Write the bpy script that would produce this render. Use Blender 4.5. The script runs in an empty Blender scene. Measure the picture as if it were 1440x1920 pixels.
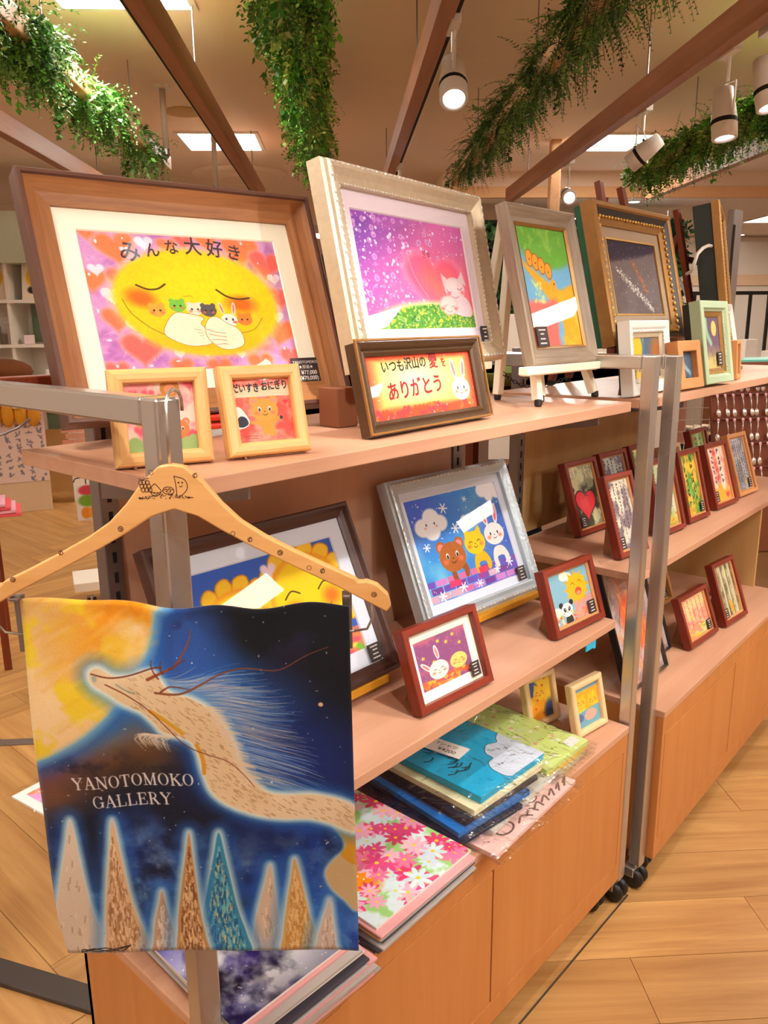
import bpy, math, random
import numpy as np
from mathutils import Vector, Matrix, Euler

# ------------------------------------------------------------------ camera, light, exposure
S = bpy.context.scene
C = S.collection
PI = math.pi
def R(d): return math.radians(d)
H_EYE, FPX, PITCH, ROLL, YAW = 1.42, 1480.0, R(13.45), R(-.55), R(48.0)
cam_d = bpy.data.cameras.new('camera')
cam = bpy.data.objects.new('camera', cam_d); C.objects.link(cam)
fw = Vector((math.sin(YAW)*math.cos(PITCH), math.cos(YAW)*math.cos(PITCH), -math.sin(PITCH)))
rt0 = Vector((math.cos(YAW), -math.sin(YAW), 0)); up0 = rt0.cross(fw)
rt = rt0*math.cos(ROLL) + up0*math.sin(ROLL); up = -rt0*math.sin(ROLL) + up0*math.cos(ROLL)
cam.matrix_world = Matrix(((rt.x, up.x, -fw.x, 0), (rt.y, up.y, -fw.y, 0), (rt.z, up.z, -fw.z, H_EYE), (0, 0, 0, 1)))
cam_d.sensor_fit = 'VERTICAL'; cam_d.sensor_height = 32.0; cam_d.lens = FPX/1920*32.0
cam_d.clip_start = .02; cam_d.clip_end = 60
S.camera = cam
W = bpy.data.worlds.new('world'); S.world = W; W.use_nodes = True
W.node_tree.nodes['Background'].inputs[0].default_value = (1, .82, .66, 1)
W.node_tree.nodes['Background'].inputs[1].default_value = .25
vs = S.view_settings; vs.view_transform = 'Standard'; vs.look = 'None'; vs.gamma = 1; vs.use_curve_mapping = False
vs.exposure = 0.97
S.cycles.use_denoising = True
S.cycles.max_bounces = 8
PANEL_STRENGTH = 20.0          # the ceiling's square light panels
SPOT_W = 22.0                 # the track spotlights
PANEL_COL = (1.0, .92, .82)
SPOT_COL = (1.0, .96, .92)

# ------------------------------------------------------------------ helpers
rng = random.Random(7)
def lin(c):
    return tuple(((v/255)/12.92 if v/255 <= .04045 else ((v/255+.055)/1.055)**2.4) for v in c) + (1,)
_m = {}
def nt(name):
    m = bpy.data.materials.new(name); m.use_nodes = True
    return m, m.node_tree.nodes, m.node_tree.links, m.node_tree.nodes['Principled BSDF']
def plain(name, c, rough=.5, metal=0, var=.06, scale=30, bump=0, spec=.5, sub=None):
    """Colour with a soft noise variation, optional fine bump."""
    if name in _m: return _m[name]
    m, N, L, b = nt(name)
    tc = N.new('ShaderNodeTexCoord'); nz = N.new('ShaderNodeTexNoise'); nz.inputs['Scale'].default_value = scale
    nz.inputs['Detail'].default_value = 4
    L.new(tc.outputs['Object'], nz.inputs['Vector'])
    mx = N.new('ShaderNodeMix'); mx.data_type = 'RGBA'
    c = lin(c)
    mx.inputs[6].default_value = tuple(v*(1-var) for v in c[:3])+(1,); mx.inputs[7].default_value = tuple(min(1, v*(1+var)) for v in c[:3])+(1,)
    L.new(nz.outputs['Fac'], mx.inputs[0]); L.new(mx.outputs[2], b.inputs['Base Color'])
    b.inputs['Roughness'].default_value = rough; b.inputs['Metallic'].default_value = metal
    b.inputs['Specular IOR Level'].default_value = spec
    if bump:
        bp = N.new('ShaderNodeBump'); bp.inputs['Strength'].default_value = bump; bp.inputs['Distance'].default_value = .002
        L.new(nz.outputs['Fac'], bp.inputs['Height']); L.new(bp.outputs[0], b.inputs['Normal'])
    _m[name] = m; return m
def wood(name, c1, c2, axis='x', scale=9, stretch=14, rough=.42, coord='Object', per_obj=0, spec=.4, bump=.05):
    """Grain: noise stretched along one axis; per_obj shifts tone by object."""
    if name in _m: return _m[name]
    m, N, L, b = nt(name)
    tc = N.new('ShaderNodeTexCoord'); mp = N.new('ShaderNodeMapping')
    sc = [scale*stretch]*3; sc['xyz'.index(axis)] = scale
    mp.inputs['Scale'].default_value = sc
    L.new(tc.outputs[coord], mp.inputs[0])
    oi = N.new('ShaderNodeObjectInfo')
    ad = N.new('ShaderNodeVectorMath'); ad.operation = 'ADD'
    ml = N.new('ShaderNodeMath'); ml.operation = 'MULTIPLY'; ml.inputs[1].default_value = 40
    L.new(oi.outputs['Random'], ml.inputs[0]); L.new(mp.outputs[0], ad.inputs[0]); L.new(ml.outputs[0], ad.inputs[1])
    n1 = N.new('ShaderNodeTexNoise'); n1.inputs['Scale'].default_value = .35; n1.inputs['Detail'].default_value = 8; n1.inputs['Roughness'].default_value = .65
    n1.inputs['Distortion'].default_value = .6
    L.new(ad.outputs[0], n1.inputs['Vector'])
    rp = N.new('ShaderNodeValToRGB'); rp.color_ramp.elements[0].position = .3; rp.color_ramp.elements[1].position = .72
    rp.color_ramp.elements[0].color = lin(c1); rp.color_ramp.elements[1].color = lin(c2)
    L.new(n1.outputs['Fac'], rp.inputs[0])
    out = rp.outputs[0]
    if per_obj:
        hv = N.new('ShaderNodeHueSaturation'); mr = N.new('ShaderNodeMapRange')
        mr.inputs[3].default_value = 1-per_obj; mr.inputs[4].default_value = 1+per_obj
        L.new(oi.outputs['Random'], mr.inputs[0]); L.new(mr.outputs[0], hv.inputs['Value']); L.new(out, hv.inputs['Color']); out = hv.outputs[0]
    L.new(out, b.inputs['Base Color']); b.inputs['Roughness'].default_value = rough; b.inputs['Specular IOR Level'].default_value = spec
    if bump:
        bp = N.new('ShaderNodeBump'); bp.inputs['Strength'].default_value = bump; bp.inputs['Distance'].default_value = .001
        L.new(n1.outputs['Fac'], bp.inputs['Height']); L.new(bp.outputs[0], b.inputs['Normal'])
    _m[name] = m; return m
def metal(name, c, rough=.3, met=.8):
    if name in _m: return _m[name]
    m, N, L, b = nt(name)
    tc = N.new('ShaderNodeTexCoord'); nz = N.new('ShaderNodeTexNoise'); nz.inputs['Scale'].default_value = 3; nz.inputs['Detail'].default_value = 1
    L.new(tc.outputs['Object'], nz.inputs['Vector'])
    mr = N.new('ShaderNodeMapRange'); mr.inputs[3].default_value = rough*.95; mr.inputs[4].default_value = rough*1.05
    L.new(nz.outputs['Fac'], mr.inputs[0]); L.new(mr.outputs[0], b.inputs['Roughness'])
    b.inputs['Base Color'].default_value = lin(c); b.inputs['Metallic'].default_value = met
    _m[name] = m; return m
def emit(name, c, s):
    if name in _m: return _m[name]
    m, N, L, b = nt(name)
    b.inputs['Base Color'].default_value = (.9, .9, .9, 1)
    b.inputs['Emission Color'].default_value = tuple(c)+(1,); b.inputs['Emission Strength'].default_value = s
    _m[name] = m; return m
def glass(name='pane_glass', tint=(1, 1, 1), gloss=.5, rough=.02, wrinkle=0):
    """Thin clear sheet: transparent with a fresnel reflection."""
    if name in _m: return _m[name]
    m = bpy.data.materials.new(name); m.use_nodes = True; N = m.node_tree.nodes; L = m.node_tree.links
    N.remove(N['Principled BSDF']); o = N['Material Output']
    t = N.new('ShaderNodeBsdfTransparent'); t.inputs[0].default_value = tuple(tint)+(1,)
    g = N.new('ShaderNodeBsdfGlossy'); g.inputs['Roughness'].default_value = rough
    lw = N.new('ShaderNodeLayerWeight'); lw.inputs['Blend'].default_value = .5      # Schlick on the facing angle, same from both sides
    pw5 = N.new('ShaderNodeMath'); pw5.operation = 'POWER'; pw5.inputs[1].default_value = 5
    ml = N.new('ShaderNodeMath'); ml.operation = 'MULTIPLY_ADD'; ml.inputs[1].default_value = .9*min(1, gloss*1.6); ml.inputs[2].default_value = .05*gloss
    L.new(lw.outputs['Facing'], pw5.inputs[0])
    mx = N.new('ShaderNodeMixShader')
    L.new(pw5.outputs[0], ml.inputs[0]); L.new(ml.outputs[0], mx.inputs[0]); L.new(t.outputs[0], mx.inputs[1]); L.new(g.outputs[0], mx.inputs[2])
    if wrinkle:
        tc = N.new('ShaderNodeTexCoord'); nz = N.new('ShaderNodeTexNoise'); nz.inputs['Scale'].default_value = 14; nz.inputs['Detail'].default_value = 3
        nz.inputs['Distortion'].default_value = 1.5
        bp = N.new('ShaderNodeBump'); bp.inputs['Strength'].default_value = wrinkle; bp.inputs['Distance'].default_value = .02
        L.new(tc.outputs['Object'], nz.inputs['Vector']); L.new(nz.outputs['Fac'], bp.inputs['Height'])
        L.new(bp.outputs[0], g.inputs['Normal']); L.new(bp.outputs[0], lw.inputs['Normal'])
    L.new(mx.outputs[0], o.inputs['Surface'])
    _m[name] = m; return m
def picture_mat(pic, rough=.55, name='print', bump=0):
    m, N, L, b = nt(name)
    im = bpy.data.images.new(name, pic.w, pic.h, alpha=False)
    px = np.ones((pic.h, pic.w, 4), np.float32); px[..., :3] = np.clip(pic.a[::-1], 0, 1)
    im.pixels.foreach_set(px.ravel()); im.update(); im.pack()
    t = N.new('ShaderNodeTexImage'); t.image = im; t.extension = 'EXTEND'
    L.new(t.outputs[0], b.inputs['Base Color']); b.inputs['Roughness'].default_value = rough; b.inputs['Specular IOR Level'].default_value = .25
    if bump:
        tc = N.new('ShaderNodeTexCoord'); nz = N.new('ShaderNodeTexNoise'); nz.inputs['Scale'].default_value = 900
        bp = N.new('ShaderNodeBump'); bp.inputs['Strength'].default_value = bump; bp.inputs['Distance'].default_value = .001
        L.new(tc.outputs['Object'], nz.inputs['Vector']); L.new(nz.outputs['Fac'], bp.inputs['Height']); L.new(bp.outputs[0], b.inputs['Normal'])
        b.inputs['Sheen Weight'].default_value = .15
    return m

class MB:
    """Collects shapes, builds one mesh."""
    def __init__(s): s.v = []; s.f = []; s.uv = {}
    def add(s, vs, fs, uvs=None):
        k = len(s.v); s.v += [tuple(v) for v in vs]
        for i, f in enumerate(fs):
            if uvs: s.uv[len(s.f)] = uvs[i]
            s.f.append(tuple(k+j for j in f))
        return s
    def bx(s, x0, x1, y0, y1, z0, z1, M=None):
        vs = [(x, y, z) for z in (z0, z1) for y in (y0, y1) for x in (x0, x1)]
        if M: vs = [M @ Vector(v) for v in vs]
        return s.add(vs, [(0, 2, 3, 1), (4, 5, 7, 6), (0, 1, 5, 4), (2, 6, 7, 3), (0, 4, 6, 2), (1, 3, 7, 5)])
    def bar(s, a, b, w, h=None, upv=(0, 0, 1), w2=None, h2=None):
        """Square bar from a to b."""
        a = Vector(a); b = Vector(b); d = (b-a).normalized(); h = h or w
        q = Vector(upv)
        if abs(d.dot(q)) > .99: q = Vector((0, 1, 0))
        x = d.cross(q).normalized(); y = x.cross(d)
        vs = []
        for p, ww, hh in ((a, w, h), (b, w2 or w, h2 or h)):
            for i, j in ((-1, -1), (1, -1), (1, 1), (-1, 1)): vs.append(p+x*ww/2*i+y*hh/2*j)
        return s.add(vs, [(3, 2, 1, 0), (4, 5, 6, 7)]+[(i, (i+1) % 4, 4+(i+1) % 4, 4+i) for i in range(4)])
    def tube(s, pts, r, n=8, closed=False, r2=None):
        P = [Vector(p) for p in pts]; m = len(P); k = len(s.v); q = None; vs = []; fs = []
        for i, p in enumerate(P):
            d = (P[(i+1) % m]-P[i-1]) if closed else (P[min(i+1, m-1)]-P[max(i-1, 0)])
            d.normalize()
            if q is None:
                q = Vector((0, 0, 1)) if abs(d.z) < .9 else Vector((1, 0, 0))
            q = (q-d*q.dot(d)).normalized(); w = d.cross(q)
            rr = r if r2 is None else r+(r2-r)*i/(m-1)
            for j in range(n):
                a = 2*PI*j/n; vs.append(p+(q*math.cos(a)+w*math.sin(a))*rr)
        for i in range(m if closed else m-1):
            for j in range(n):
                a, b = i*n+j, i*n+(j+1) % n; c, d = ((i+1) % m)*n+(j+1) % n, ((i+1) % m)*n+j
                fs.append((a, b, c, d))
        if not closed: fs += [tuple(range(n))[::-1], tuple((m-1)*n+j for j in range(n))]
        return s.add(vs, fs)
    def lathe(s, prof, n=16, M=None, cap=True):
        vs = []; fs = []
        for r, z in prof:
            for j in range(n):
                a = 2*PI*j/n; v = Vector((r*math.cos(a), r*math.sin(a), z)); vs.append(M @ v if M else v)
        for i in range(len(prof)-1):
            for j in range(n): fs.append((i*n+j, i*n+(j+1) % n, (i+1)*n+(j+1) % n, (i+1)*n+j))
        if cap: fs += [tuple(range(n))[::-1], tuple((len(prof)-1)*n+j for j in range(n))]
        return s.add(vs, fs)
    def prism(s, poly, y0, y1, M=None):
        """poly of (x,z), extruded from y0 (front) to y1."""
        n = len(poly)
        vs = [Vector((x, y, z)) for y in (y0, y1) for x, z in poly]
        if M: vs = [M @ v for v in vs]
        return s.add(vs, [tuple(range(n)), tuple(range(n, 2*n))[::-1]]+[(i, n+i, n+(i+1) % n, (i+1) % n) for i in range(n)])
    def blob(s, c, r, n=8, m=6, M=None):
        rx, ry, rz = r if isinstance(r, tuple) else (r, r, r)
        vs = [(c[0], c[1], c[2]-rz)]
        for i in range(1, m):
            t = PI*i/m
            for j in range(n):
                a = 2*PI*j/n; vs.append((c[0]+rx*math.sin(t)*math.cos(a), c[1]+ry*math.sin(t)*math.sin(a), c[2]-rz*math.cos(t)))
        vs.append((c[0], c[1], c[2]+rz))
        fs = [(0, 1+(j+1) % n, 1+j) for j in range(n)]
        for i in range(m-2):
            for j in range(n): a = 1+i*n; fs.append((a+j, a+(j+1) % n, a+n+(j+1) % n, a+n+j))
        e = len(vs)-1; a = 1+(m-2)*n
        fs += [(a+j, a+(j+1) % n, e) for j in range(n)]
        if M: vs = [M @ Vector(v) for v in vs]
        return s.add(vs, fs)
    def ring(s, W_, H_, prof, x0=0, z0=0):
        """Mitred frame: prof = closed loop of (inset, y); rectangle W_ x H_, bottom at z0, centred on x0."""
        n = len(prof)
        per = [0]
        for i in range(n): per.append(per[-1]+math.dist(prof[i], prof[(i+1) % n]))
        vs = []
        for u, y in prof:
            vs += [(x0-W_/2+u, y, z0+u), (x0+W_/2-u, y, z0+u), (x0+W_/2-u, y, z0+H_-u), (x0-W_/2+u, y, z0+H_-u)]
        fs = []; uvs = []
        for i in range(n):
            j = (i+1) % n
            for k in range(4):
                q = (k+1) % 4; fs.append((i*4+k, i*4+q, j*4+q, j*4+k))
                ln = W_ if k % 2 == 0 else H_; a, b = prof[i][0], prof[j][0]; o = k*.37
                uvs.append(((o+a, per[i]), (o+ln-a, per[i]), (o+ln-b, per[i+1]), (o+b, per[i+1])))
        return s.add(vs, fs, uvs)
    def quad(s, p, uv=((0, 0), (1, 0), (1, 1), (0, 1))):
        return s.add(p, [(0, 1, 2, 3)], [uv])
    def mesh(s, name, mat=None, smooth=False):
        me = bpy.data.meshes.new(name); me.from_pydata(s.v, [], s.f)
        if s.uv:
            u = me.uv_layers.new(name='uv'); d = u.data
            for p in me.polygons:
                q = s.uv.get(p.index)
                if q:
                    for li, c in zip(p.loop_indices, q): d[li].uv = c
        if smooth: me.shade_smooth()
        if mat: me.materials.append(mat)
        me.update(); return me
    def obj(s, name, mat, parent=None, smooth=False, bevel=0, seg=2, label=None):
        o = bpy.data.objects.new(name, s.mesh(name, mat, smooth)); C.objects.link(o)
        if parent: o.parent = parent
        if bevel:
            b = o.modifiers.new('bevel', 'BEVEL'); b.width = bevel; b.segments = seg; b.limit_method = 'ANGLE'
        if label: o['label'] = label
        return o
def thing(name, label, cat, loc=(0, 0, 0), rot=(0, 0, 0), group=None):
    o = bpy.data.objects.new(name, None); C.objects.link(o); o.empty_display_size = .05
    o.location = loc; o.rotation_euler = rot
    return tag(o, label, cat, group)
def tag(o, label, cat, group=None):
    o['label'] = label; o['category'] = cat
    if group: o['group'] = group
    return o
def struct(o): o['kind'] = 'structure'; return o
def stuff(o): o['kind'] = 'stuff'; return o
def at(o, loc, rot=(0, 0, 0)): o.location = loc; o.rotation_euler = rot; return o
def text_mb(s, size, x=0, z=0, y=0, rot=0, bold=0, align='CENTER', squash=1, shear=0):
    """Lettering as flat geometry in the xz plane facing -y."""
    cu = bpy.data.curves.new('t', 'FONT'); cu.body = s; cu.size = size; cu.align_x = align; cu.offset = bold; cu.shear = shear; cu.resolution_u = 3
    o = bpy.data.objects.new('t', cu); C.objects.link(o); bpy.context.view_layer.update()
    me = bpy.data.meshes.new_from_object(o.evaluated_get(bpy.context.evaluated_depsgraph_get()))
    mb = MB(); c, q = math.cos(rot), math.sin(rot)
    vs = []
    for v in me.vertices:
        a, b = v.co.x*squash, v.co.y
        vs.append((x+a*c-b*q, y, z+a*q+b*c))
    mb.add(vs, [tuple(p.vertices) for p in me.polygons])
    bpy.data.objects.remove(o); bpy.data.curves.remove(cu); bpy.data.meshes.remove(me)
    return mb
def join(*mbs):
    r = MB()
    for m in mbs: r.add(m.v, m.f, [m.uv.get(i, ((0, 0),)*len(f)) for i, f in enumerate(m.f)] if m.uv else None)
    return r
def copy_tree(o, parent=None):
    c = o.copy(); C.objects.link(c)
    if parent: c.parent = parent
    for ch in list(o.children): copy_tree(ch, c)
    return c
# ------------------------------------------------------------------ a small painter for printed pictures
def fbm(h, w, sc, octv=4, seed=0, sy=None):
    r = np.random.RandomState(seed); out = np.zeros((h, w), np.float32); amp = 1; tot = 0
    for o in range(octv):
        n = max(2, int(sc*2**o)); ny = max(2, int((sy or sc*h/w)*2**o))
        g = r.rand(ny+2, n+2).astype(np.float32)
        yy = np.linspace(0, ny, h); xx = np.linspace(0, n, w); yi = yy.astype(int); xi = xx.astype(int)
        fy = (yy-yi)[:, None]; fx = (xx-xi)[None]; fy = fy*fy*(3-2*fy); fx = fx*fx*(3-2*fx)
        A = g[yi][:, xi]; B = g[yi][:, xi+1]; D = g[yi+1][:, xi]; E_ = g[yi+1][:, xi+1]
        out += amp*((A*(1-fx)+B*fx)*(1-fy)+(D*(1-fx)+E_*fx)*fy); tot += amp; amp *= .55
    return out/tot
def smooth_pts(pts, closed=True, k=6):
    P = np.array(pts, float); n = len(P); out = []
    for i in range(n if closed else n-1):
        p0, p1, p2, p3 = (P[(i-1) % n], P[i], P[(i+1) % n], P[(i+2) % n]) if closed else (P[max(i-1, 0)], P[i], P[i+1], P[min(i+2, n-1)])
        for t in np.arange(k)/k:
            out.append(.5*((2*p1)+(-p0+p2)*t+(2*p0-5*p1+4*p2-p3)*t*t+(-p0+3*p1-3*p2+p3)*t**3))
    if not closed: out.append(P[-1])
    return np.array(out)
class Pic:
    """Raster picture; x runs 0..asp, y 0..1 downward; colours 0..255."""
    def __init__(s, w, h, col):
        s.w, s.h, s.asp = w, h, w/h; s.a = np.ones((h, w, 3), np.float32)*np.array(col, np.float32)/255; s.px = 1/h
    def grid(s, x0, x1, y0, y1):
        i0 = max(0, int(x0*s.h)-2); i1 = min(s.w, int(x1*s.h)+3); j0 = max(0, int(y0*s.h)-2); j1 = min(s.h, int(y1*s.h)+3)
        if i1 <= i0 or j1 <= j0: return None
        X, Y = np.meshgrid((np.arange(i0, i1)+.5)/s.h, (np.arange(j0, j1)+.5)/s.h)
        return (slice(j0, j1), slice(i0, i1)), X, Y
    def put(s, sl, m, col):
        m = m[..., None]; s.a[sl] = s.a[sl]*(1-m)+m*(np.array(col, np.float32)/255)
    def ell(s, cx, cy, rx, ry, col, soft=0, rot=0, al=1):
        soft = max(soft, s.px*1.2); e = max(rx, ry)+soft
        g = s.grid(cx-e, cx+e, cy-e, cy+e)
        if not g: return
        sl, X, Y = g; c, q = math.cos(rot), math.sin(rot); x = (X-cx)*c+(Y-cy)*q; y = -(X-cx)*q+(Y-cy)*c
        d = (np.sqrt((x/rx)**2+(y/ry)**2)-1)*min(rx, ry)
        s.put(sl, np.clip(.5-d/soft, 0, 1)*al, col)
    def sdf(s, P, X, Y):
        d = np.full(X.shape, 9., np.float32); ins = np.zeros(X.shape, bool)
        for (ax, ay), (bx, by) in zip(P, np.roll(P, -1, 0)):
            ex, ey = bx-ax, by-ay; l2 = ex*ex+ey*ey+1e-12
            t = np.clip(((X-ax)*ex+(Y-ay)*ey)/l2, 0, 1)
            d = np.minimum(d, (X-ax-t*ex)**2+(Y-ay-t*ey)**2)
            if ay != by: ins ^= ((ay > Y) != (by > Y)) & (X < (bx-ax)*(Y-ay)/(by-ay)+ax)
        d = np.sqrt(d); return np.where(ins, -d, d)
    def poly(s, pts, col, soft=0, al=1, sm=True, grow=0, k=5, mul=None):
        P = smooth_pts(pts, True, k) if sm else np.array(pts, float)
        soft = max(soft, s.px*1.2); e = soft+grow
        g = s.grid(P[:, 0].min()-e, P[:, 0].max()+e, P[:, 1].min()-e, P[:, 1].max()+e)
        if not g: return
        sl, X, Y = g; m = np.clip(.5-(s.sdf(P, X, Y)-grow)/soft, 0, 1)*al
        if mul is not None: m = m*mul[sl]
        s.put(sl, m, col); return sl, m
    def line(s, pts, w, col, al=1, sm=False, soft=0, w2=None):
        P = smooth_pts(pts, False, 5) if sm else np.array(pts, float)
        e = w+soft+s.px*2; g = s.grid(P[:, 0].min()-e, P[:, 0].max()+e, P[:, 1].min()-e, P[:, 1].max()+e)
        if not g: return
        sl, X, Y = g; d = np.full(X.shape, 9., np.float32); n = len(P)
        for i, ((ax, ay), (bx, by)) in enumerate(zip(P[:-1], P[1:])):
            ex, ey = bx-ax, by-ay; t = np.clip(((X-ax)*ex+(Y-ay)*ey)/(ex*ex+ey*ey+1e-12), 0, 1)
            ww = w if w2 is None else w+(w2-w)*(i+t)/(n-1)
            d = np.minimum(d, np.hypot(X-ax-t*ex, Y-ay-t*ey)-ww/2)
        s.put(sl, np.clip(.5-d/max(soft, s.px*1.2), 0, 1)*al, col)
    def heart(s, cx, cy, r, col, rot=0, soft=0, al=1):
        t = np.linspace(0, 2*PI, 24, endpoint=False); x = 16*np.sin(t)**3/16*r; y = -(13*np.cos(t)-5*np.cos(2*t)-2*np.cos(3*t)-np.cos(4*t))/16*r
        c, q = math.cos(rot), math.sin(rot)
        s.poly(np.stack([cx+x*c-y*q, cy+x*q+y*c], 1), col, soft, al, sm=False)
    def noise(s, amt, sc, seed=0, octv=4):
        s.a *= 1+(fbm(s.h, s.w, sc, octv, seed)[..., None]-.5)*2*amt
    def mixn(s, col, sc, lo, hi, seed=0, al=1, octv=4, mask=None, sy=None):
        m = np.clip((fbm(s.h, s.w, sc, octv, seed, sy)-lo)/(hi-lo), 0, 1)*al
        if mask is not None: m = m*mask
        s.put((slice(None), slice(None)), m, col)
    def vgrad(s, stops):
        ys = np.linspace(0, 1, s.h); c = np.stack([np.interp(ys, [q[0] for q in stops], [q[1][i] for q in stops]) for i in range(3)], 1)/255
        s.a[:] = c[:, None]
    def grain(s, amt, seed=0):
        s.a += np.random.RandomState(seed).randn(s.h, s.w, 1).astype(np.float32)*amt
def face(p, x, y, r, sleepy=False, col=(60, 40, 35), cheek=(240, 120, 90), sm=1):
    """Two eyes, nose, mouth and cheeks."""
    for q in (-1, 1):
        if sleepy: p.line([(x+q*r*.42-r*.16, y-r*.05), (x+q*r*.42, y-r*.15), (x+q*r*.42+r*.16, y-r*.05)], r*.06, col, sm=True)
        else:
            p.ell(x+q*r*.4, y-r*.1, r*.12, r*.2, (245, 245, 245)); p.ell(x+q*r*.4, y-r*.06, r*.08, r*.14, col)
        p.ell(x+q*r*.62, y+r*.22, r*.2, r*.14, cheek, r*.15, al=.8)
    p.ell(x, y+r*.1, r*.06, r*.04, col)
    p.line([(x-r*.18, y+r*.3), (x, y+r*.4), (x+r*.18, y+r*.3)], r*.05, col, sm=True)
def bear(p, x, y, r, col, inner=(235, 140, 130), sleepy=False, rot=0):
    for q in (-1, 1):
        p.ell(x+q*r*.75, y-r*.75, r*.38, r*.38, col); p.ell(x+q*r*.75, y-r*.72, r*.24, r*.24, inner)
    p.ell(x, y, r*1.05, r*.95, col); face(p, x, y, r, sleepy)
def rabbit(p, x, y, r, col=(245, 240, 235), ear=(240, 130, 130), sleepy=False, lean=.15):
    for q in (-1, 1):
        p.ell(x+q*r*.45+lean*r*q, y-r*1.6, r*.27, r*.85, col, rot=q*.2); p.ell(x+q*r*.45+lean*r*q, y-r*1.6, r*.15, r*.62, ear, rot=q*.2)
    p.ell(x, y, r*1.1, r*.92, col); face(p, x, y, r, sleepy)
def cat(p, x, y, r, col, sleepy=True):
    for q in (-1, 1): p.poly([(x+q*r*.9, y-r*.3), (x+q*r*.75, y-r*1.25), (x+q*r*.2, y-r*.8)], col, sm=False)
    p.ell(x, y, r*1.05, r*.9, col); face(p, x, y, r, sleepy)
def script_cols(p, x0, x1, n, y0, y1, col, w=.01, seed=0, slant=0, size=.045):
    """Columns of brushy marks, too small to read, like the photo's."""
    r = np.random.RandomState(seed)
    for i in range(n):
        x = x0+(x1-x0)*(i+.5)/n; y = y0+r.rand()*.03
        while y < y1-r.rand()*.1:
            s = size*(.7+.5*r.rand())
            for _ in range(r.randint(2, 4)):
                a = r.rand(4)-.5
                p.line([(x+a[0]*s, y+a[1]*s), (x+a[2]*s*.6, y+(a[0]-a[3])*s*.5), (x+a[2]*s, y+a[3]*s)], w, col, .9, sm=True)
            y += s*1.25
# ------------------------------------------------------------------ the pictures
GLY = {  # serif capitals: strokes (x0,y0,x1,y1,width); 'O' = ellipse (cx,cy,rx,ry,thick,thin[,gap])
 'Y': (.78, [(.08, .04, .39, .52, .14), (.72, .04, .39, .52, .05), (.39, .5, .39, .97, .13), (.0, .02, .24, .02, .04), (.54, .02, .8, .02, .04), (.24, .98, .54, .98, .04)]),
 'A': (.8, [(.38, .03, .1, .97, .05), (.4, .03, .68, .97, .14), (.2, .64, .58, .64, .05), (.0, .98, .22, .98, .04), (.52, .98, .82, .98, .04)]),
 'N': (.86, [(.14, .03, .14, .97, .05), (.13, .03, .72, .97, .14), (.73, .03, .73, .97, .05), (0, .02, .2, .02, .04), (.6, .02, .86, .02, .04), (.0, .98, .28, .98, .04)]),
 'O': (.8, [('O', .4, .5, .4, .52, .15, .05)]),
 'T': (.74, [(.37, .03, .37, .97, .13), (.03, .03, .71, .03, .05), (.03, .03, .03, .25, .04), (.71, .03, .71, .25, .04), (.22, .98, .52, .98, .04)]),
 'M': (1.0, [(.14, .03, .14, .97, .05), (.15, .03, .48, .95, .13), (.82, .03, .49, .95, .05), (.83, .03, .83, .97, .13), (0, .02, .2, .02, .04), (.8, .02, .98, .02, .04), (.0, .98, .28, .98, .04), (.68, .98, .98, .98, .04)]),
 'K': (.84, [(.16, .03, .16, .97, .13), (.68, .04, .2, .55, .05), (.34, .42, .7, .97, .14), (.02, .02, .3, .02, .04), (.02, .98, .3, .98, .04), (.54, .02, .8, .02, .04), (.56, .98, .84, .98, .04)]),
 'G': (.84, [('O', .4, .5, .4, .52, .14, .05, 1), (.72, .55, .72, .9, .12), (.55, .55, .84, .55, .04), (.72, .04, .72, .27, .05)]),
 'L': (.7, [(.17, .03, .17, .97, .13), (.02, .02, .32, .02, .04), (.02, .97, .66, .97, .05), (.66, .72, .66, .97, .05)]),
 'E': (.72, [(.17, .03, .17, .97, .13), (.02, .03, .64, .03, .05), (.02, .97, .68, .97, .05), (.17, .5, .5, .5, .05), (.64, .03, .64, .24, .05), (.68, .74, .68, .97, .05), (.5, .38, .5, .62, .04)]),
 'R': (.82, [(.17, .03, .17, .97, .13), (.02, .02, .4, .02, .04), (.02, .98, .32, .98, .04), ('P', .36, .27, .27, .26, .13, .05), (.17, .53, .4, .53, .05), (.4, .52, .68, .97, .14), (.6, .98, .84, .98, .04)]),
}
def serif(p, s, x, y, size, ang, col, al=1, track=.1):
    c, q = math.cos(ang), math.sin(ang)
    for ch in s:
        w, st = GLY[ch]; e = size*1.3
        g = p.grid(x-e*.2, x+size*w+e*.2, y-e, y+e*1.2)
        if g:
            sl, X, Y = g; U = ((X-x)*c+(Y-y)*q)/size; V = (-(X-x)*q+(Y-y)*c)/size; aa = p.px*1.3/size
            m = np.zeros(X.shape, np.float32)
            for t in st:
                if t[0] in ('O', 'P'):
                    _, cx, cy, rx, ry, tk, tn = t[:7]
                    o = np.sqrt(((U-cx)/rx)**2+((V-cy)/ry)**2)-1; i = np.sqrt(((U-cx)/(rx-tk))**2+((V-cy)/(ry-tn))**2)-1
                    k = np.clip(.5-o*rx/aa, 0, 1)*np.clip(.5+i*(rx-tk)/aa, 0, 1)
                    if len(t) > 7: k = k*~((U > cx+.12) & (V > .27) & (V < .56))
                    if t[0] == 'P': k = k*(U > cx-.02)
                    m = np.maximum(m, k)
                else:
                    ax, ay, bx, by, ww = t; ex, ey = bx-ax, by-ay; tt = np.clip(((U-ax)*ex+(V-ay)*ey)/(ex*ex+ey*ey), 0, 1)
                    m = np.maximum(m, np.clip(.5-(np.hypot(U-ax-tt*ex, V-ay-tt*ey)-ww/2-.012)/aa, 0, 1))
            p.put(sl, m*al, col)
        d = size*(w+track); x += d*c; y += d*q

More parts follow.
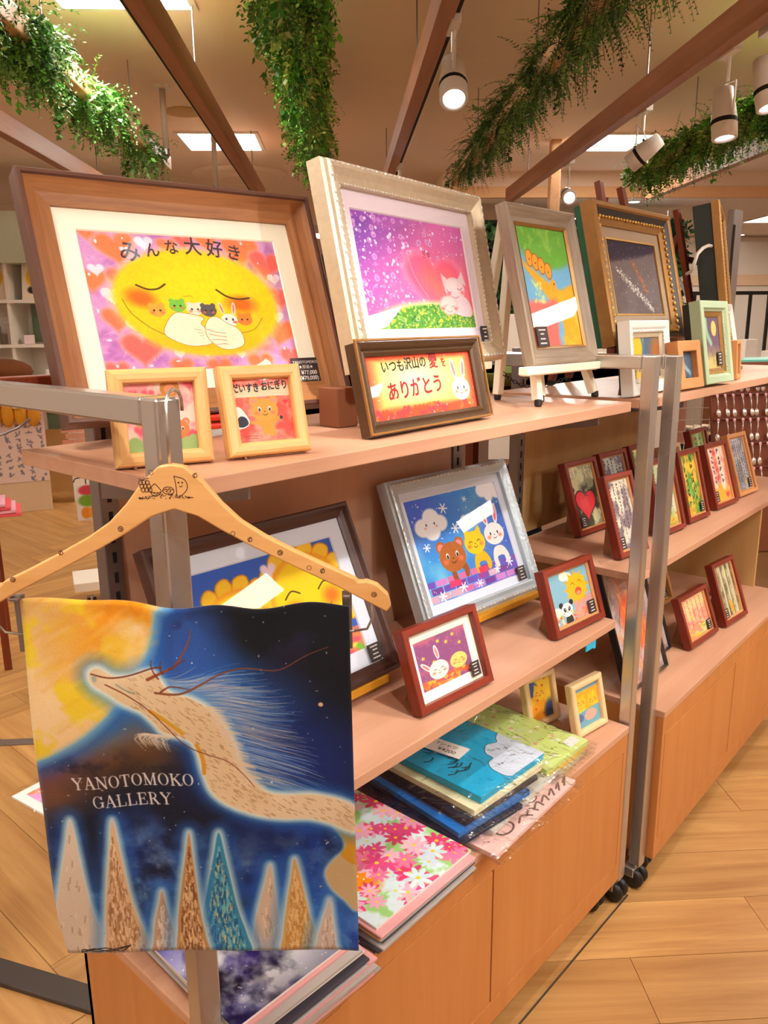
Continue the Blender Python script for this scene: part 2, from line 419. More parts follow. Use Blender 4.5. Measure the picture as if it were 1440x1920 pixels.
def pic_towel():
    p = Pic(600, 760, (14, 16, 46)); A = p.asp
    def T(x, y):
        v = (y-90)/1313; return ((x-75-160*v)/(1235-125*v)*A, v)
    TT = lambda *q: [T(*i) for i in q]
    r = np.random.RandomState(3)
    p.mixn((8, 9, 20), 2, .35, .6, 5, .8)
    g = p.grid(0, A, 0, 1); X, Y = g[1], g[2]
    
    dk = np.clip((X/A-.42)/.25, 0, 1)*np.clip((.5-Y)/.25, 0, 1); p.put(g[0], dk*.92, (6, 6, 11))
    # blue haze below and beside the beast
    lo = np.clip((Y-.5)/.12, 0, 1)
    p.mixn((18, 62, 156), 4, .36, .56, 8, .95, mask=lo); p.mixn((70, 120, 200), 9, .47, .74, 9, .8, 5, mask=lo*np.clip((Y-.55)/.2, 0, 1))
    p.mixn((150, 182, 216), 14, .53, .8, 12, .7, 5, mask=lo*np.clip((Y-.55)/.2, 0, 1)); p.mixn((8, 8, 32), 3, .54, .7, 17, .6, mask=lo*np.clip((.8-Y)/.2, 0, 1))
    c = T(1010, 300); p.ell(*T(900, 560), .30, .15, (16, 44, 120), .2, .35, .75); p.ell(*T(1080, 640), .22, .12, (14, 38, 108), .15, .3, .7); p.ell(*T(760, 350), .17, .08, (40, 104, 184), .12, .25, .9)
    p.ell(*T(640, 220), .13, .12, (44, 84, 160), .1, 0, .85); p.mixn((30, 24, 60), 5, .5, .6, 21, .7, mask=np.clip((.25-Y)/.2, 0, 1)*np.clip((X/A-.4)/.1, 0, 1))
    # brown nebula left
    for x, y, rx, ry, col, al in ((330, 650, .17, .06, (176, 108, 30), .95), (420, 610, .11, .07, (150, 92, 36), .95), (200, 690, .1, .06, (92, 60, 112), .9), (220, 780, .1, .05, (120, 76, 40), .8), (430, 520, .1, .05, (50, 104, 160), .8), (575, 655, .03, .02, (170, 110, 30), .8), (480, 690, .11, .05, (36, 24, 24), .8)):
        p.ell(*T(x, y), rx, ry, col, .09, -.4, al)
    p.mixn((24, 18, 30), 11, .5, .68, 33, .8, 5, mask=np.clip((Y-.38)/.06, 0, 1)*np.clip((.57-Y)/.05, 0, 1)*np.clip((.5-X/A)/.1, 0, 1))
    # sun with a pale blue rim
    sun = TT((60, 60), (580, 60), (575, 110), (558, 210), (530, 300), (470, 400), (430, 445), (370, 505), (290, 570), (200, 622), (110, 650), (40, 660))
    p.poly(sun, (30, 96, 176), .06, .9, grow=.035); p.poly(sun, (160, 208, 214), .035, .9, grow=.014)
    sl, m = p.poly(sun, (222, 178, 104), .018)
    mk = np.zeros((p.h, p.w), np.float32); mk[sl] = m
    p.mixn((236, 206, 160), 5, .4, .62, 41, .75, mask=mk, sy=3); p.mixn((226, 142, 10), 6, .36, .58, 42, .95, mask=mk*np.clip((X/A-.06)/.22, 0, 1)*np.clip((.36-Y)/.16, .35, 1))
    p.mixn((228, 196, 30), 7, .56, .66, 43, .9, mask=mk*np.clip((.42-X/A)/.25, 0, 1)); p.mixn((200, 112, 12), 7, .52, .7, 44, .8, mask=mk*np.clip((X/A-.18)/.1, 0, 1)*np.clip((.2-Y)/.1, 0, 1))
    for _ in range(90):
        x, y = r.rand()*.36*A, r.rand()*.42; i, j = int(y*p.h), int(x*p.h)
        if mk[i, j] > .9: p.line([(x, y), (x+.045, y-.03)], .008, [(240, 214, 160), (226, 190, 40), (214, 140, 20)][r.randint(3)], .25, soft=.012)
    # conifers
    trees = [((265, 872, 200, 388), (214, 196, 172)), ((425, 868, 392, 545), (214, 178, 134)), ((612, 1150, 568, 668), (190, 158, 128)), ((1015, 1035, 945, 1062), (208, 184, 158)), ((1105, 1015, 1058, 1192), (206, 162, 94)), ((1237, 1190, 1185, 1262), (200, 184, 172)), ((825, 905, 752, 928), (52, 136, 172)), ((715, 905, 664, 772), (186, 142, 92))]
    for (ax, ay, l, rr), col in trees:
        h = 1410-ay
        P = TT((ax, ay), (ax+(rr-ax)*.28, ay+h*.24), (ax+(rr-ax)*.62, ay+h*.6), (rr-4, ay+h*.85), (rr, 1415), (l, 1415), (l+2, ay+h*.8), (l+(ax-l)*.34, ay+h*.5), (l+(ax-l)*.72, ay+h*.2))
        p.poly(P, (38, 112, 196), .05, .8, grow=.022); p.poly(P, (206, 226, 222), .02, .95, grow=.009)
        sl, m = p.poly(P, col, .004)
        for k in range(int(h*(rr-l)/150) if ax not in (265, 1015, 1237) else 26):
            t = r.rand()**.6; y = ay+h*(.1+.9*t); q_ = r.rand()*.9+.05; x = (ax+(l-ax)*min(1, t*1.05))*(1-q_)+(ax+(rr-ax)*min(1, t*1.05))*q_
            a = T(x, y); b = T(x+(r.rand()-.5)*8, y+10+r.rand()*22)
            cc = {(52, 136, 172): [(110, 190, 200), (30, 96, 150), (64, 150, 184), (190, 190, 140), (22, 80, 130)], (186, 142, 92): [(120, 72, 34), (232, 200, 150), (150, 98, 50), (212, 172, 120)], (214, 178, 134): [(176, 128, 84), (232, 200, 160), (196, 156, 112), (150, 104, 66), (224, 190, 148)], (206, 162, 94): [(226, 190, 130), (188, 136, 60)]}.get(col, [(176, 148, 120), (228, 210, 190)])
            p.line([a, b], .0045, cc[r.randint(len(cc))], .75)
    # mane
    for k in range(900):
        t = r.rand(); x = 560+t*360+r.rand()*30; y = 330+t*t*300+r.rand()*70+t*60; ln = 110+r.rand()*330*(1-t*.3)
        dy = (r.rand()-.62)*90*(1-t)+t*ln*.42-12
        cc = [(150, 178, 214), (206, 190, 166), (70, 120, 190), (196, 170, 140), (40, 84, 160)][r.randint(5)]
        p.line(TT((x, y), (x+ln*.5, y+dy*.35), (x+ln, y+dy)), .0032, cc, .16+.4*r.rand(), True, w2=.001)
    # body
    body = TT((338, 332), (372, 316), (430, 344), (500, 346), (545, 326), (585, 322), (640, 380), (720, 400), (790, 445), (845, 510), (885, 590), (905, 660), (950, 715), (1010, 752), (1100, 766), (1190, 772), (1325, 808), (1335, 905), (1240, 878), (1160, 858), (1060, 850), (950, 832), (860, 800), (800, 752), (768, 680), (742, 590), (700, 548), (620, 535), (585, 505), (540, 470), (470, 442), (410, 405), (352, 372))
    tail = TT((1345, 895), (1310, 892), (1258, 890), (1290, 935), (1292, 985), (1250, 1030), (1222, 1080), (1240, 1140), (1290, 1190), (1345, 1215))
    p.poly(tail, (60, 120, 190), .04, .8, grow=.014); p.poly(tail, (196, 214, 206), .012, .9, grow=.005); p.poly(tail, (196, 168, 120), .004)
    p.poly(TT((1262, 892), (1345, 890), (1345, 1040), (1280, 1010), (1296, 960)), (206, 148, 30), .006)
    p.poly(body, (44, 118, 196), .06, .8, grow=.02); p.poly(body, (120, 176, 212), .03, .8, grow=.01); p.poly(body, (226, 230, 212), .016, .95, grow=.008)
    sl, m = p.poly(body, (214, 186, 144), .005, k=4)
    bm = np.zeros((p.h, p.w), np.float32); bm[sl] = m
    p.mixn((232, 210, 176), 5, .45, .65, 51, .6, mask=bm)
    for k in range(3000):
        x, y = r.rand()*A, .17+r.rand()*.7; i, j = min(p.h-1, int(y*p.h)), min(p.w-1, int(x*p.h))
        if bm[i, j] > .9 and x > .24: p.line([(x, y), (x+.008, y+.006)], .0024, (156, 116, 78), .55)
    for k in range(240):   # fringe along the neck
        t = r.rand(); x, y = 780+t*150, 430+t*290; p.line(TT((x, y), (x+30+r.rand()*50, y+6+r.rand()*16)), .003, (214, 192, 160), .6, w2=.001)
    for k in range(60):    # beard
        x = 545+r.rand()*110; p.line(TT((x, 545), (x-20-r.rand()*20, 550+r.rand()*20), (x-6, 575+r.rand()*30)), .003, (216, 200, 170), .5, True, w2=.001)
    p.line(TT((572, 462), (630, 490), (690, 528)), .012, (206, 150, 26), .9, True); p.line(TT((742, 572), (765, 625), (770, 680)), .01, (206, 140, 26), .9, True)
    br = (112, 44, 26)
    p.line(TT((345, 336), (420, 350), (500, 340), (580, 306), (610, 298)), .004, br, .9, True)
    p.line(TT((400, 372), (480, 410), (570, 462), (640, 520), (700, 572), (780, 610), (860, 640), (920, 690), (958, 732)), .0035, br, .85, True, w2=.002)
    p.line(TT((590, 392), (680, 384), (760, 352), (840, 318), (930, 296), (1050, 302), (1140, 268), (1232, 234)), .0065, (120, 62, 34), .9, True, w2=.002)
    p.line(TT((560, 350), (610, 318), (660, 285), (695, 230), (712, 190), (718, 158)), .008, (136, 62, 30), .9, True, w2=.002)
    for a in (((610, 385), (650, 360), (720, 368)), ((600, 340), (575, 310), (572, 280)), ((615, 320), (606, 300), (608, 276)), ((640, 300), (680, 272), (700, 262))): p.line(TT(*a), .005, br, .85, True, w2=.002)
    p.line(TT((440, 372), (475, 392), (512, 404)), .0028, (90, 130, 130), .8, True); p.ell(*T(358, 352), .006, .009, (150, 170, 150))
    for k in range(170):
        x, y = r.rand()*A, r.rand(); i, j = min(p.h-1, int(y*p.h)), min(p.w-1, int(x*p.h))
        if mk[i, j] < .1 and bm[i, j] < .1: p.ell(x, y, .0012+.0022*r.rand()**3, .0012+.0022*r.rand()**3, [(206, 180, 160), (120, 130, 170), (230, 220, 200)][r.randint(3)], al=.8)
    p.ell(*T(1204, 438), .006, .006, (206, 170, 140)); p.ell(*T(625, 1092), .005, .005, (60, 40, 60)); p.ell(*T(200, 1058), .005, .005, (60, 70, 80))
    for q in range(3): p.line(TT((290, 1400), (300+q*40, 1388-q*3), (360+q*40, 1396), (480, 1374)), .003, (40, 26, 24), .9, True)
    x, y = T(272, 726); serif(p, 'YANOTOMOKO', x, y-.008, .0335, -.085, (216, 208, 202), .96, .11)
    x, y = T(349, 790); serif(p, 'GALLERY', x, y-.006, .0335, -.085, (216, 208, 202), .96, .11)
    p.grain(.012); return p
def pic_moon():
    p = Pic(560, 430, (208, 150, 206)); A = p.asp; r = np.random.RandomState(5); P = lambda u, v: (u*A, v)
    p.mixn((226, 164, 214), 5, .4, .65, 1, .9); p.mixn((170, 92, 178), 7, .5, .68, 2, .7)
    for k in range(130):
        x, y = r.rand()*A, r.rand(); a = r.rand()*6; p.line([(x, y), (x+.06*math.cos(a), y+.06*math.sin(a))], .0025, (244, 220, 240), .6)
    for u, v, s, rot in ((.16, .1, .125, -.1), (.02, .34, .09, 0), (.15, .33, .08, .25), (.1, .62, .09, .1), (.19, .83, .125, .05), (.05, .98, .07, 0), (.36, .97, .07, 0), (.5, .03, .06, 0), (.62, .02, .07, 0), (.8, .07, .13, .1), (.93, .18, .12, .2), (.97, .45, .09, 0), (.93, .72, .12, .3), (.55, .99, .08, 0), (.78, .97, .09, 0), (.04, .02, .04, 0), (.97, .93, .09, 0), (.41, .07, .06, 0)):
        c = [(244, 122, 84), (244, 128, 80), (240, 108, 100)][r.randint(3)]; p.heart(u*A, v, s*1.14, (250, 168, 150), rot, .035, .8); p.heart(u*A, v, s, c, rot, .03)
    for u, v, s in ((.1, .45, .07), (.2, .12, .03), (.3, .06, .06), (.17, .66, .05), (.36, .88, .035), (.93, .61, .05), (.68, .9, .035), (.05, .27, .05), (.96, .3, .05)): p.heart(u*A, v, s, (244, 226, 242), 0, .008, .9)
    for k in range(26): p.ell(r.rand()*A, r.rand(), .006+.012*r.rand()**2, .006+.012*r.rand()**2, (248, 238, 248), al=.9)
    p.heart(.745*A, .145, .03, (226, 60, 80), .1)
    p.ell(.52*A, .5, .43*A, .41, (250, 226, 110), .07, .1, .7); p.ell(.52*A, .5, .415*A, .395, (248, 206, 14), .03, .1)
    p.ell(.6*A, .36, .26*A, .2, (253, 224, 12), .2, 0, .8); p.ell(.55*A, .8, .26*A, .08, (244, 184, 16), .08, .08, .8)
    p.ell(.23*A, .47, .09, .062, (240, 110, 20), .06, .3); p.ell(.74*A, .51, .1, .06, (240, 112, 20), .06, .1)
    dk = (74, 56, 20)
    p.line([P(.22, .375), P(.27, .405), P(.32, .4), P(.36, .365)], .013, dk, .95, True); p.line([P(.62, .4), P(.67, .45), P(.73, .47), P(.79, .46)], .014, dk, .95, True)
    p.line([P(.44, .455), P(.475, .45), P(.49, .463)], .005, (170, 130, 20), .8, True)
    p.line([P(.14, .48), P(.17, .58), P(.24, .68), P(.31, .74)], .005, (120, 90, 20), .9, True); p.line([P(.68, .74), P(.78, .71), P(.84, .62)], .005, (150, 100, 20), .9, True)
    for x, y, c in ((.295, .56, (244, 168, 60)), (.4, .525, (120, 196, 70)), (.485, .55, (240, 226, 200)), (.555, .56, (90, 84, 90)), (.74, .63, (228, 138, 50))):
        p.ell(x*A, y, .055, .047, c)
        for q in (-1, 1): p.ell(x*A+q*.035, y-.038, .018, .018, c)
        p.ell(x*A-.02, y, .007, .007, (50, 30, 30)); p.ell(x*A+.02, y, .007, .007, (50, 30, 30)); p.ell(x*A-.03, y+.015, .012, .01, (236, 110, 90), .01, al=.7); p.ell(x*A+.03, y+.015, .012, .01, (236, 110, 90), .01, al=.7)
    for x in (.625, .69): p.ell(x*A, .545, .014, .05, (244, 224, 210), rot=.15 if x > .65 else -.2); p.ell(x*A, .545, .007, .035, (236, 120, 110), rot=.15 if x > .65 else -.2)
    p.ell(.655*A, .635, .058, .05, (246, 236, 222)); p.ell(.64*A, .625, .007, .01, (60, 40, 40)); p.ell(.675*A, .63, .007, .01, (60, 40, 40)); p.ell(.685*A, .65, .015, .01, (240, 110, 100), .01)
    hc = (246, 238, 204); ol = (150, 80, 40)
    for H in ([P(.31, .74), P(.33, .65), P(.38, .58), P(.44, .585), P(.49, .6), P(.52, .62), P(.5, .66), P(.53, .72), P(.54, .8), P(.48, .825), P(.4, .815)], [P(.52, .68), P(.55, .62), P(.59, .61), P(.64, .66), P(.69, .7), P(.71, .76), P(.7, .83), P(.62, .86), P(.56, .83), P(.52, .76)]):
        p.poly(H, ol, grow=.003); p.poly(H, hc)
    for q in range(4): p.line([P(.52+q*.012, .7+q*.04), P(.57+q*.01, .725+q*.03), P(.62, .735+q*.028)], .0035, ol, .9, True); p.line([P(.46+q*.012, .7+q*.025), P(.5, .71+q*.02)], .0032, ol, .7, True)
    p.noise(.05, 60, 9); p.grain(.025); return p
def pic_pink():
    p = Pic(480, 400, (226, 110, 170)); A = p.asp; r = np.random.RandomState(6); g = p.grid(0, A, 0, 1); X, Y = g[1]/A, g[2]
    p.put(g[0], np.clip(1.1-(X*1.1+Y*.9)*1.25, 0, 1), (112, 66, 176)); p.put(g[0], np.clip((X-.55)/.4, 0, 1)*np.clip((Y-.2)/.6, 0, 1), (244, 116, 120))
    p.mixn((206, 92, 190), 4, .45, .6, 3, .5, mask=np.clip(.9-X, 0, 1)); p.put(g[0], np.clip((.3-Y)/.3, 0, 1)*np.clip((X-.5)/.4, 0, 1)*.6, (206, 96, 190))
    for k in range(620):
        x, y = r.rand()**1.25*A, r.rand()*.85; s = .003+.016*r.rand()**3
        if X[int(y*p.h), min(p.w-1, int(x*p.h))] > .86 and y > .3: continue
        if r.rand() < .4: p.ell(x, y, s*1.3, s*1.5, (236, 206, 236), .006, al=.75); p.ell(x, y, s*.9, s*1.1, (180, 92, 190), .006, al=.7)
        else: p.ell(x, y, s*.7, s*.9, (250, 240, 250), .004, al=.9)
    p.heart(.64*A, .56, .36, (250, 150, 180), .12, .08, .8); p.heart(.64*A, .56, .32, (240, 96, 140), .12, .06); p.heart(.68*A, .58, .2, (248, 126, 112), .1, .18, .8)
    p.line([(.42*A, .34), (.45*A, .5), (.5*A, .62), (.56*A, .72)], .006, (250, 190, 200), .8, True, .008)
    p.ell(.58*A, 1.02, .56*A, .27, (206, 230, 150), .06); p.ell(.58*A, 1.04, .55*A, .26, (92, 156, 60), .03)
    for k in range(700):
        x = r.rand()*A; y = .76+r.rand()*.24; u = (x/A-.58)/.54
        if abs(u) < 1 and y > 1.05-.27*math.sqrt(1-u*u): p.ell(x, y, .007, .012, [(70, 140, 50), (128, 186, 70), (48, 110, 60), (190, 214, 100), (226, 206, 70), (160, 196, 150)][r.randint(6)], rot=r.rand()*3, al=.85)
    for u, v in ((.3, .83), (.46, .86), (.64, .93), (.9, .8), (.2, .93)): p.ell(u*A, v, .02, .016, (250, 216, 70), .01); p.ell(u*A, v, .008, .006, (244, 150, 40))
    bc = (226, 200, 206)
    p.poly([(.78*A, .84), (.8*A, .7), (.9*A, .68), (.97*A, .75), (.98*A, .87), (.9*A, .89)], bc)
    for a in ([(.72*A, .6), (.71*A, .47), (.78*A, .54)], [(.87*A, .53), (.93*A, .44), (.96*A, .58)]): p.poly(a, bc, sm=False)
    p.ell(.83*A, .62, .125, .115, bc); p.ell(.82*A, .6, .08, .07, (238, 218, 220), .08)
    dk = (110, 60, 80)
    p.line([(.745*A, .625), (.765*A, .65), (.79*A, .65)], .006, dk, 1, True); p.line([(.86*A, .61), (.885*A, .625), (.91*A, .6)], .006, dk, 1, True); p.line([(.79*A, .69), (.825*A, .705), (.86*A, .69)], .004, dk, 1, True)
    p.ell(.76*A, .67, .025, .018, (244, 120, 140), .02); p.ell(.91*A, .65, .025, .02, (244, 120, 140), .02)
    p.ell(.745*A, .78, .11, .095, (250, 180, 180), .03); p.ell(.745*A, .78, .095, .085, (250, 206, 200), .01)
    p.line([(.69*A, .78), (.71*A, .79), (.725*A, .775)], .004, dk, 1, True); p.line([(.765*A, .785), (.78*A, .795), (.8*A, .78)], .004, dk, 1, True); p.line([(.71*A, .83), (.745*A, .845), (.77*A, .83)], .004, dk, 1, True)
    p.ell(.68*A, .81, .02, .014, (244, 110, 110), .02); p.ell(.81*A, .81, .02, .014, (244, 110, 110), .02)
    p.grain(.02); return p
def pic_thanks():
    p = Pic(420, 160, (250, 226, 120)); A = p.asp; r = np.random.RandomState(8); g = p.grid(0, A, 0, 1); X, Y = g[1]/A, g[2]
    p.put(g[0], np.clip(1-np.hypot((X-.42)/.4, (Y-.4)/.5), 0, 1), (252, 244, 200))
    e = np.clip(np.maximum(abs(X-.5)*2-.72, abs(Y-.45)*2-.62)/.25, 0, 1); p.put(g[0], e, (236, 84, 56))
    for k in range(34): x = r.rand()*A; p.heart(x, .86+r.rand()*.14, .06+.05*r.rand(), [(238, 84, 50), (244, 116, 56), (232, 70, 74)][r.randint(3)], 0, .03)
    for k in range(40): p.ell(r.rand()*A, r.rand(), .012*r.rand()+.006, .012*r.rand()+.006, (252, 226, 200), al=.8)
    rabbit(p, .86*A, .64, .22, (250, 240, 216)); p.grain(.02); return p
def pic_bears():
    p = Pic(220, 220, (236, 150, 150)); r = np.random.RandomState(9); p.mixn((248, 206, 190), 4, .4, .6, 2)
    for k in range(16): p.heart(r.rand(), r.rand(), .05+.05*r.rand(), (226, 84, 104), 0, .04)
    for x in (.1, .3, .55, .78, .95): p.poly([(x-.14, 1.02), (x-.1, .84), (x, .78), (x+.1, .85), (x+.14, 1.02)], (150, 180, 110), .03)
    bear(p, .33, .44, .25, (196, 130, 60)); p.ell(.66, .08, .14, .14, (190, 126, 50)); p.ell(.66, .1, .08, .08, (232, 140, 100)); p.ell(.5, .8, .2, .22, (206, 140, 66)); bear(p, .74, .7, .15, (206, 120, 60)); p.grain(.03); return p
def pic_rice():
    p = Pic(220, 250, (236, 112, 96)); A = p.asp; p.mixn((244, 150, 130), 5, .4, .62, 4); p.mixn((222, 80, 70), 4, .5, .7, 6)
    p.put(p.grid(0, A, .12, .27)[0], np.ones(p.grid(0, A, .12, .27)[1].shape), (240, 206, 170))
    p.poly([(-.05, .75), (-.02, .5), (.06, .42), (.16, .55), (.2, .68), (.12, .76)], (244, 240, 232)); p.poly([(-.02, .7), (.06, .58), (.15, .6), (.18, .7), (.08, .75)], (52, 54, 70))
    bear(p, .52*A, .5, .2, (222, 156, 66)); p.poly([(.36, .66), (.54, .66), (.66, .6), (.68, .64), (.58, .74), (.58, .88), (.5, .92), (.46, .86), (.42, .92), (.38, .84), (.36, .74), (.22, .7), (.24, .66)], (222, 150, 60), .01)
    p.heart(.8, .38, .045, (222, 60, 70)); p.ell(.7, .63, .025, .03, (50, 50, 70))
    for q in range(2): p.line([(.1, .9+q*.035), (.2, .895+q*.035), (.3, .905+q*.035)], .008, (80, 40, 40), .8, True)
    p.grain(.03); return p
def pic_slope():
    p = Pic(240, 300, (110, 176, 214)); A = p.asp; p.ell(.6*A, .08, .5, .26, (104, 178, 60), .05); p.mixn((160, 206, 90), 8, .5, .7, 3, .7, mask=np.clip((.32-p.grid(0, A, 0, 1)[2])/.1, 0, 1))
    p.poly([(.0, .3), (.3, .42), (.55, .52), (A+.1, .5), (A+.1, 1.1), (.5, 1.05), (.5, .75)], (240, 166, 30), .04); p.poly([(-.05, .66), (.3, .62), (.5, .62), (.42, .9), (.4, 1.05), (-.05, 1.05)], (238, 110, 100), .05)
    for i, (x, y) in enumerate(((.14, .26), (.23, .29), (.32, .32), (.42, .36))): p.ell(x, y, .06, .075, (170, 90, 20)); p.ell(x, y, .05, .065, (240, 160, 40)); p.ell(x, y+.01, .008, .008, (80, 40, 20))
    for k in range(26): p.ell(.15*A+.2*A*rng.random(), .45+rng.random()*.18, .014, .014, (214, 222, 130), .02, al=.8)
    p.mixn((252, 196, 70), 6, .5, .7, 11, .8, mask=np.clip((p.grid(0, A, 0, 1)[1]-.4)/.2, 0, 1)*np.clip((p.grid(0, A, 0, 1)[2]-.5)/.2, 0, 1)); p.ell(.58*A, .48, .05, .05, (244, 160, 30)); p.ell(.6*A, .47, .01, .012, (70, 40, 20)); p.grain(.03); return p
def pic_night(seed=1, w=340, h=260, a=(30, 26, 56), b=(128, 116, 112)):
    p = Pic(w, h, a); A = p.asp; r = np.random.RandomState(seed)
    p.poly([(0, .3), (A*.6, .2), (A, .1), (A, 1.1), (0, 1.1)], b, .06, .85, sm=False); p.mixn((92, 84, 84), 5, .4, .7, seed, .6, mask=np.clip((p.grid(0, A, 0, 1)[2]-.25)/.1, 0, 1))
    for k in range(260): t = r.rand(); p.ell(.15*A+t*.65*A+r.randn()*.02, .38+t*.55+r.randn()*.03, .010*r.rand()+.004, .010*r.rand()+.004, (230, 226, 216), al=.75)
    for k in range(110): t = r.rand(); p.ell(.48*A+t*.24*A+r.randn()*.02, .26+t*.42+r.randn()*.025, .012, .009, [(206, 110, 50), (222, 140, 60), (150, 70, 40)][r.randint(3)], al=.7)
    for k in range(110): p.ell(r.rand()*A, r.rand(), .005*r.rand()+.002, .005*r.rand()+.002, (236, 232, 220))
    return p
def pic_aurora(kind):
    w, h = ((220, 150) if kind == 0 else (110, 100) if kind == 1 else (160, 200)); p = Pic(w, h, (70, 96, 120)); A = p.asp; r = np.random.RandomState(kind)
    if kind == 0: p.ell(.1, .1, .55, .7, (236, 180, 40), .08); p.ell(.9*A, .4, .3, .5, (160, 100, 50), .3); p.ell(.5, 1., .4, .3, (222, 176, 60), .2); p.line([(.5, -.1), (.62, .3), (.4, .8)], .1, (60, 110, 150), .9, True, .06)
    if kind == 1: p.line([(.2, 0), (.5, .5), (.9, .8)], .16, (150, 190, 200), .9, True, .1); p.mixn((40, 56, 80), 3, .5, .6, 3)
    if kind == 2: p.a[:] = np.array((110, 84, 112))/255; p.ell(.7*A, .22, .13, .15, (226, 196, 110), .01); p.line([(.2*A, 0), (.25*A, .3), (.45*A, .5)], .13, (150, 206, 160), .9, True, .06); p.ell(.5*A, 1.1, 1, .45, (206, 190, 120), .25)
    if kind == 2:
        for k in range(50): x = r.rand()*A; y = .55+r.rand()*.15; p.line([(x, y), (x, y+.1+.15*r.rand())], .012, (92, 60, 100), .6, soft=.01)
    for k in range(40): p.ell(r.rand()*A, r.rand(), .006, .006, (240, 236, 220), al=.8)
    return p
def pic_suns():
    p = Pic(420, 310, (46, 96, 196)); A = p.asp; r = np.random.RandomState(2)
    p.ell(.5*A, 1.05, .9, .3, (110, 200, 60), .05); p.put(p.grid(0, A, .8, 1)[0], np.ones(p.grid(0, A, .8, 1)[1].shape)*.8, (236, 120, 100))
    for k in range(60): p.ell(r.rand()*A, .8+r.rand()*.2, .03, .02, [(240, 130, 60), (250, 220, 80), (120, 200, 60), (240, 90, 110)][r.randint(4)], .02)
    for cx, cy, s in ((.27, .52, .33), (.74, .42, .36)):
        for k in range(16):
            a = k*2*PI/16+.2
            for gr, cc in ((.012, (244, 150, 30)), (0, (252, 206, 40))): p.poly([(cx*A+s*.7*math.cos(a-.24), cy+s*.7*math.sin(a-.24)), (cx*A+s*1.2*math.cos(a-.13), cy+s*1.2*math.sin(a-.13)), (cx*A+s*1.26*math.cos(a+.13), cy+s*1.26*math.sin(a+.13)), (cx*A+s*.7*math.cos(a+.24), cy+s*.7*math.sin(a+.24))], cc, .016, grow=gr)
        p.ell(cx*A, cy, s, s, (248, 150, 20), .03); p.ell(cx*A, cy, s*.93, s*.93, (253, 214, 10), .05)
        p.ell(cx*A-s*.5, cy+s*.25, s*.22, s*.2, (244, 120, 20), s*.25); p.ell(cx*A+s*.55, cy+s*.15, s*.22, s*.2, (244, 120, 20), s*.25)
        for q in (-1, 1): p.line([(cx*A+q*s*.45-s*.2, cy-s*.08), (cx*A+q*s*.45, cy-s*.22), (cx*A+q*s*.45+s*.2, cy-s*.12)], .012, (70, 50, 10), 1, True)
        p.line([(cx*A-s*.4, cy+s*.4), (cx*A, cy+s*.6), (cx*A+s*.5, cy+s*.3)], .008, (130, 80, 10), 1, True)
    p.heart(.52*A, .12, .07, (246, 226, 240), 0, .02); p.ell(.86*A, .8, .12, .1, (244, 130, 20), .05); p.grain(.015); return p
def flake(p, x, y, r, col=(244, 246, 252)):
    for k in range(3): a = k*PI/3+.2; p.line([(x-r*math.cos(a), y-r*math.sin(a)), (x+r*math.cos(a), y+r*math.sin(a))], r*.28, col)
def pic_snow():
    p = Pic(440, 370, (60, 150, 226)); A = p.asp; r = np.random.RandomState(4)
    p.mixn((110, 196, 236), 3, .4, .6, 2); p.ell(0, .1, .5, .3, (70, 90, 206), .4, al=.8); p.ell(A, .6, .5, .5, (60, 80, 180), .5, al=.7)
    for i in range(9):
        for j in range(4):
            x = (i+.5*(j % 2))*.15-.05; y = .79+j*.068+x*.0; c = [(206, 130, 206), (240, 170, 190), (110, 80, 190), (150, 70, 160), (222, 110, 170), (120, 60, 150)][r.randint(6)]
            p.poly([(x+.006, y), (x+.142, y), (x+.142, y+.06), (x+.006, y+.06)], c, .006, sm=False)
    for cl in (((.12, .28, .1), (.22, .2, .1), (.3, .27, .09), (.2, .33, .1)), ((.84, .06, .08), (.93, .04, .09), (1., .1, .08), (.9, .13, .06)), ((.56, .3, .05), (.61, .31, .06))):
        for u, v, s in cl: p.ell(u*A, v, s, s*.9, (244, 246, 250), .02)
    for x, y in ((.14*A, .26), (.6*A, .31)):
        for q in (-1, 1): p.ell(x+.07+q*.05, y, .008, .013, (60, 60, 80)); p.ell(x+.07+q*.07, y+.03, .014, .01, (240, 170, 180), .01)
    for u, v, s in ((.37, .14, .05), (.44, .36, .05), (.1, .47, .04), (.62, .1, .03), (.9, .5, .04), (.35, .93, .05), (.76, .87, .04), (.12, .95, .045), (.53, .95, .04), (.92, .84, .045)): flake(p, u*A, v, s)
    for k in range(90): p.ell(r.rand()*A, r.rand()*.95, .003+.007*r.rand(), .003+.007*r.rand(), (244, 248, 252), al=.85)
    for x, c in ((.36, (150, 82, 36)), (.62, (238, 180, 20)), (.84, (226, 224, 220))):
        p.poly([(x*A-.1, .76), (x*A-.05, .66), (x*A+.06, .66), (x*A+.12, .76), (x*A+.1, .84), (x*A+.06, .84), (x*A+.05, .76), (x*A-.04, .76), (x*A-.04, .85), (x*A-.09, .85)], c)
    p.poly([(.22*A, .84), (.34*A, .84), (.34*A, .9), (.22*A, .9)], (226, 60, 110), .01, sm=False); p.poly([(.56*A, .8), (.66*A, .8), (.66*A, .86), (.56*A, .86)], (222, 60, 90), .01, sm=False)
    bear(p, .33*A, .62, .155, (176, 100, 44)); cat(p, .6*A, .55, .13, (246, 200, 20)); rabbit(p, .84*A, .52, .125, (230, 228, 226), (238, 96, 110), lean=.2); p.grain(.015); return p
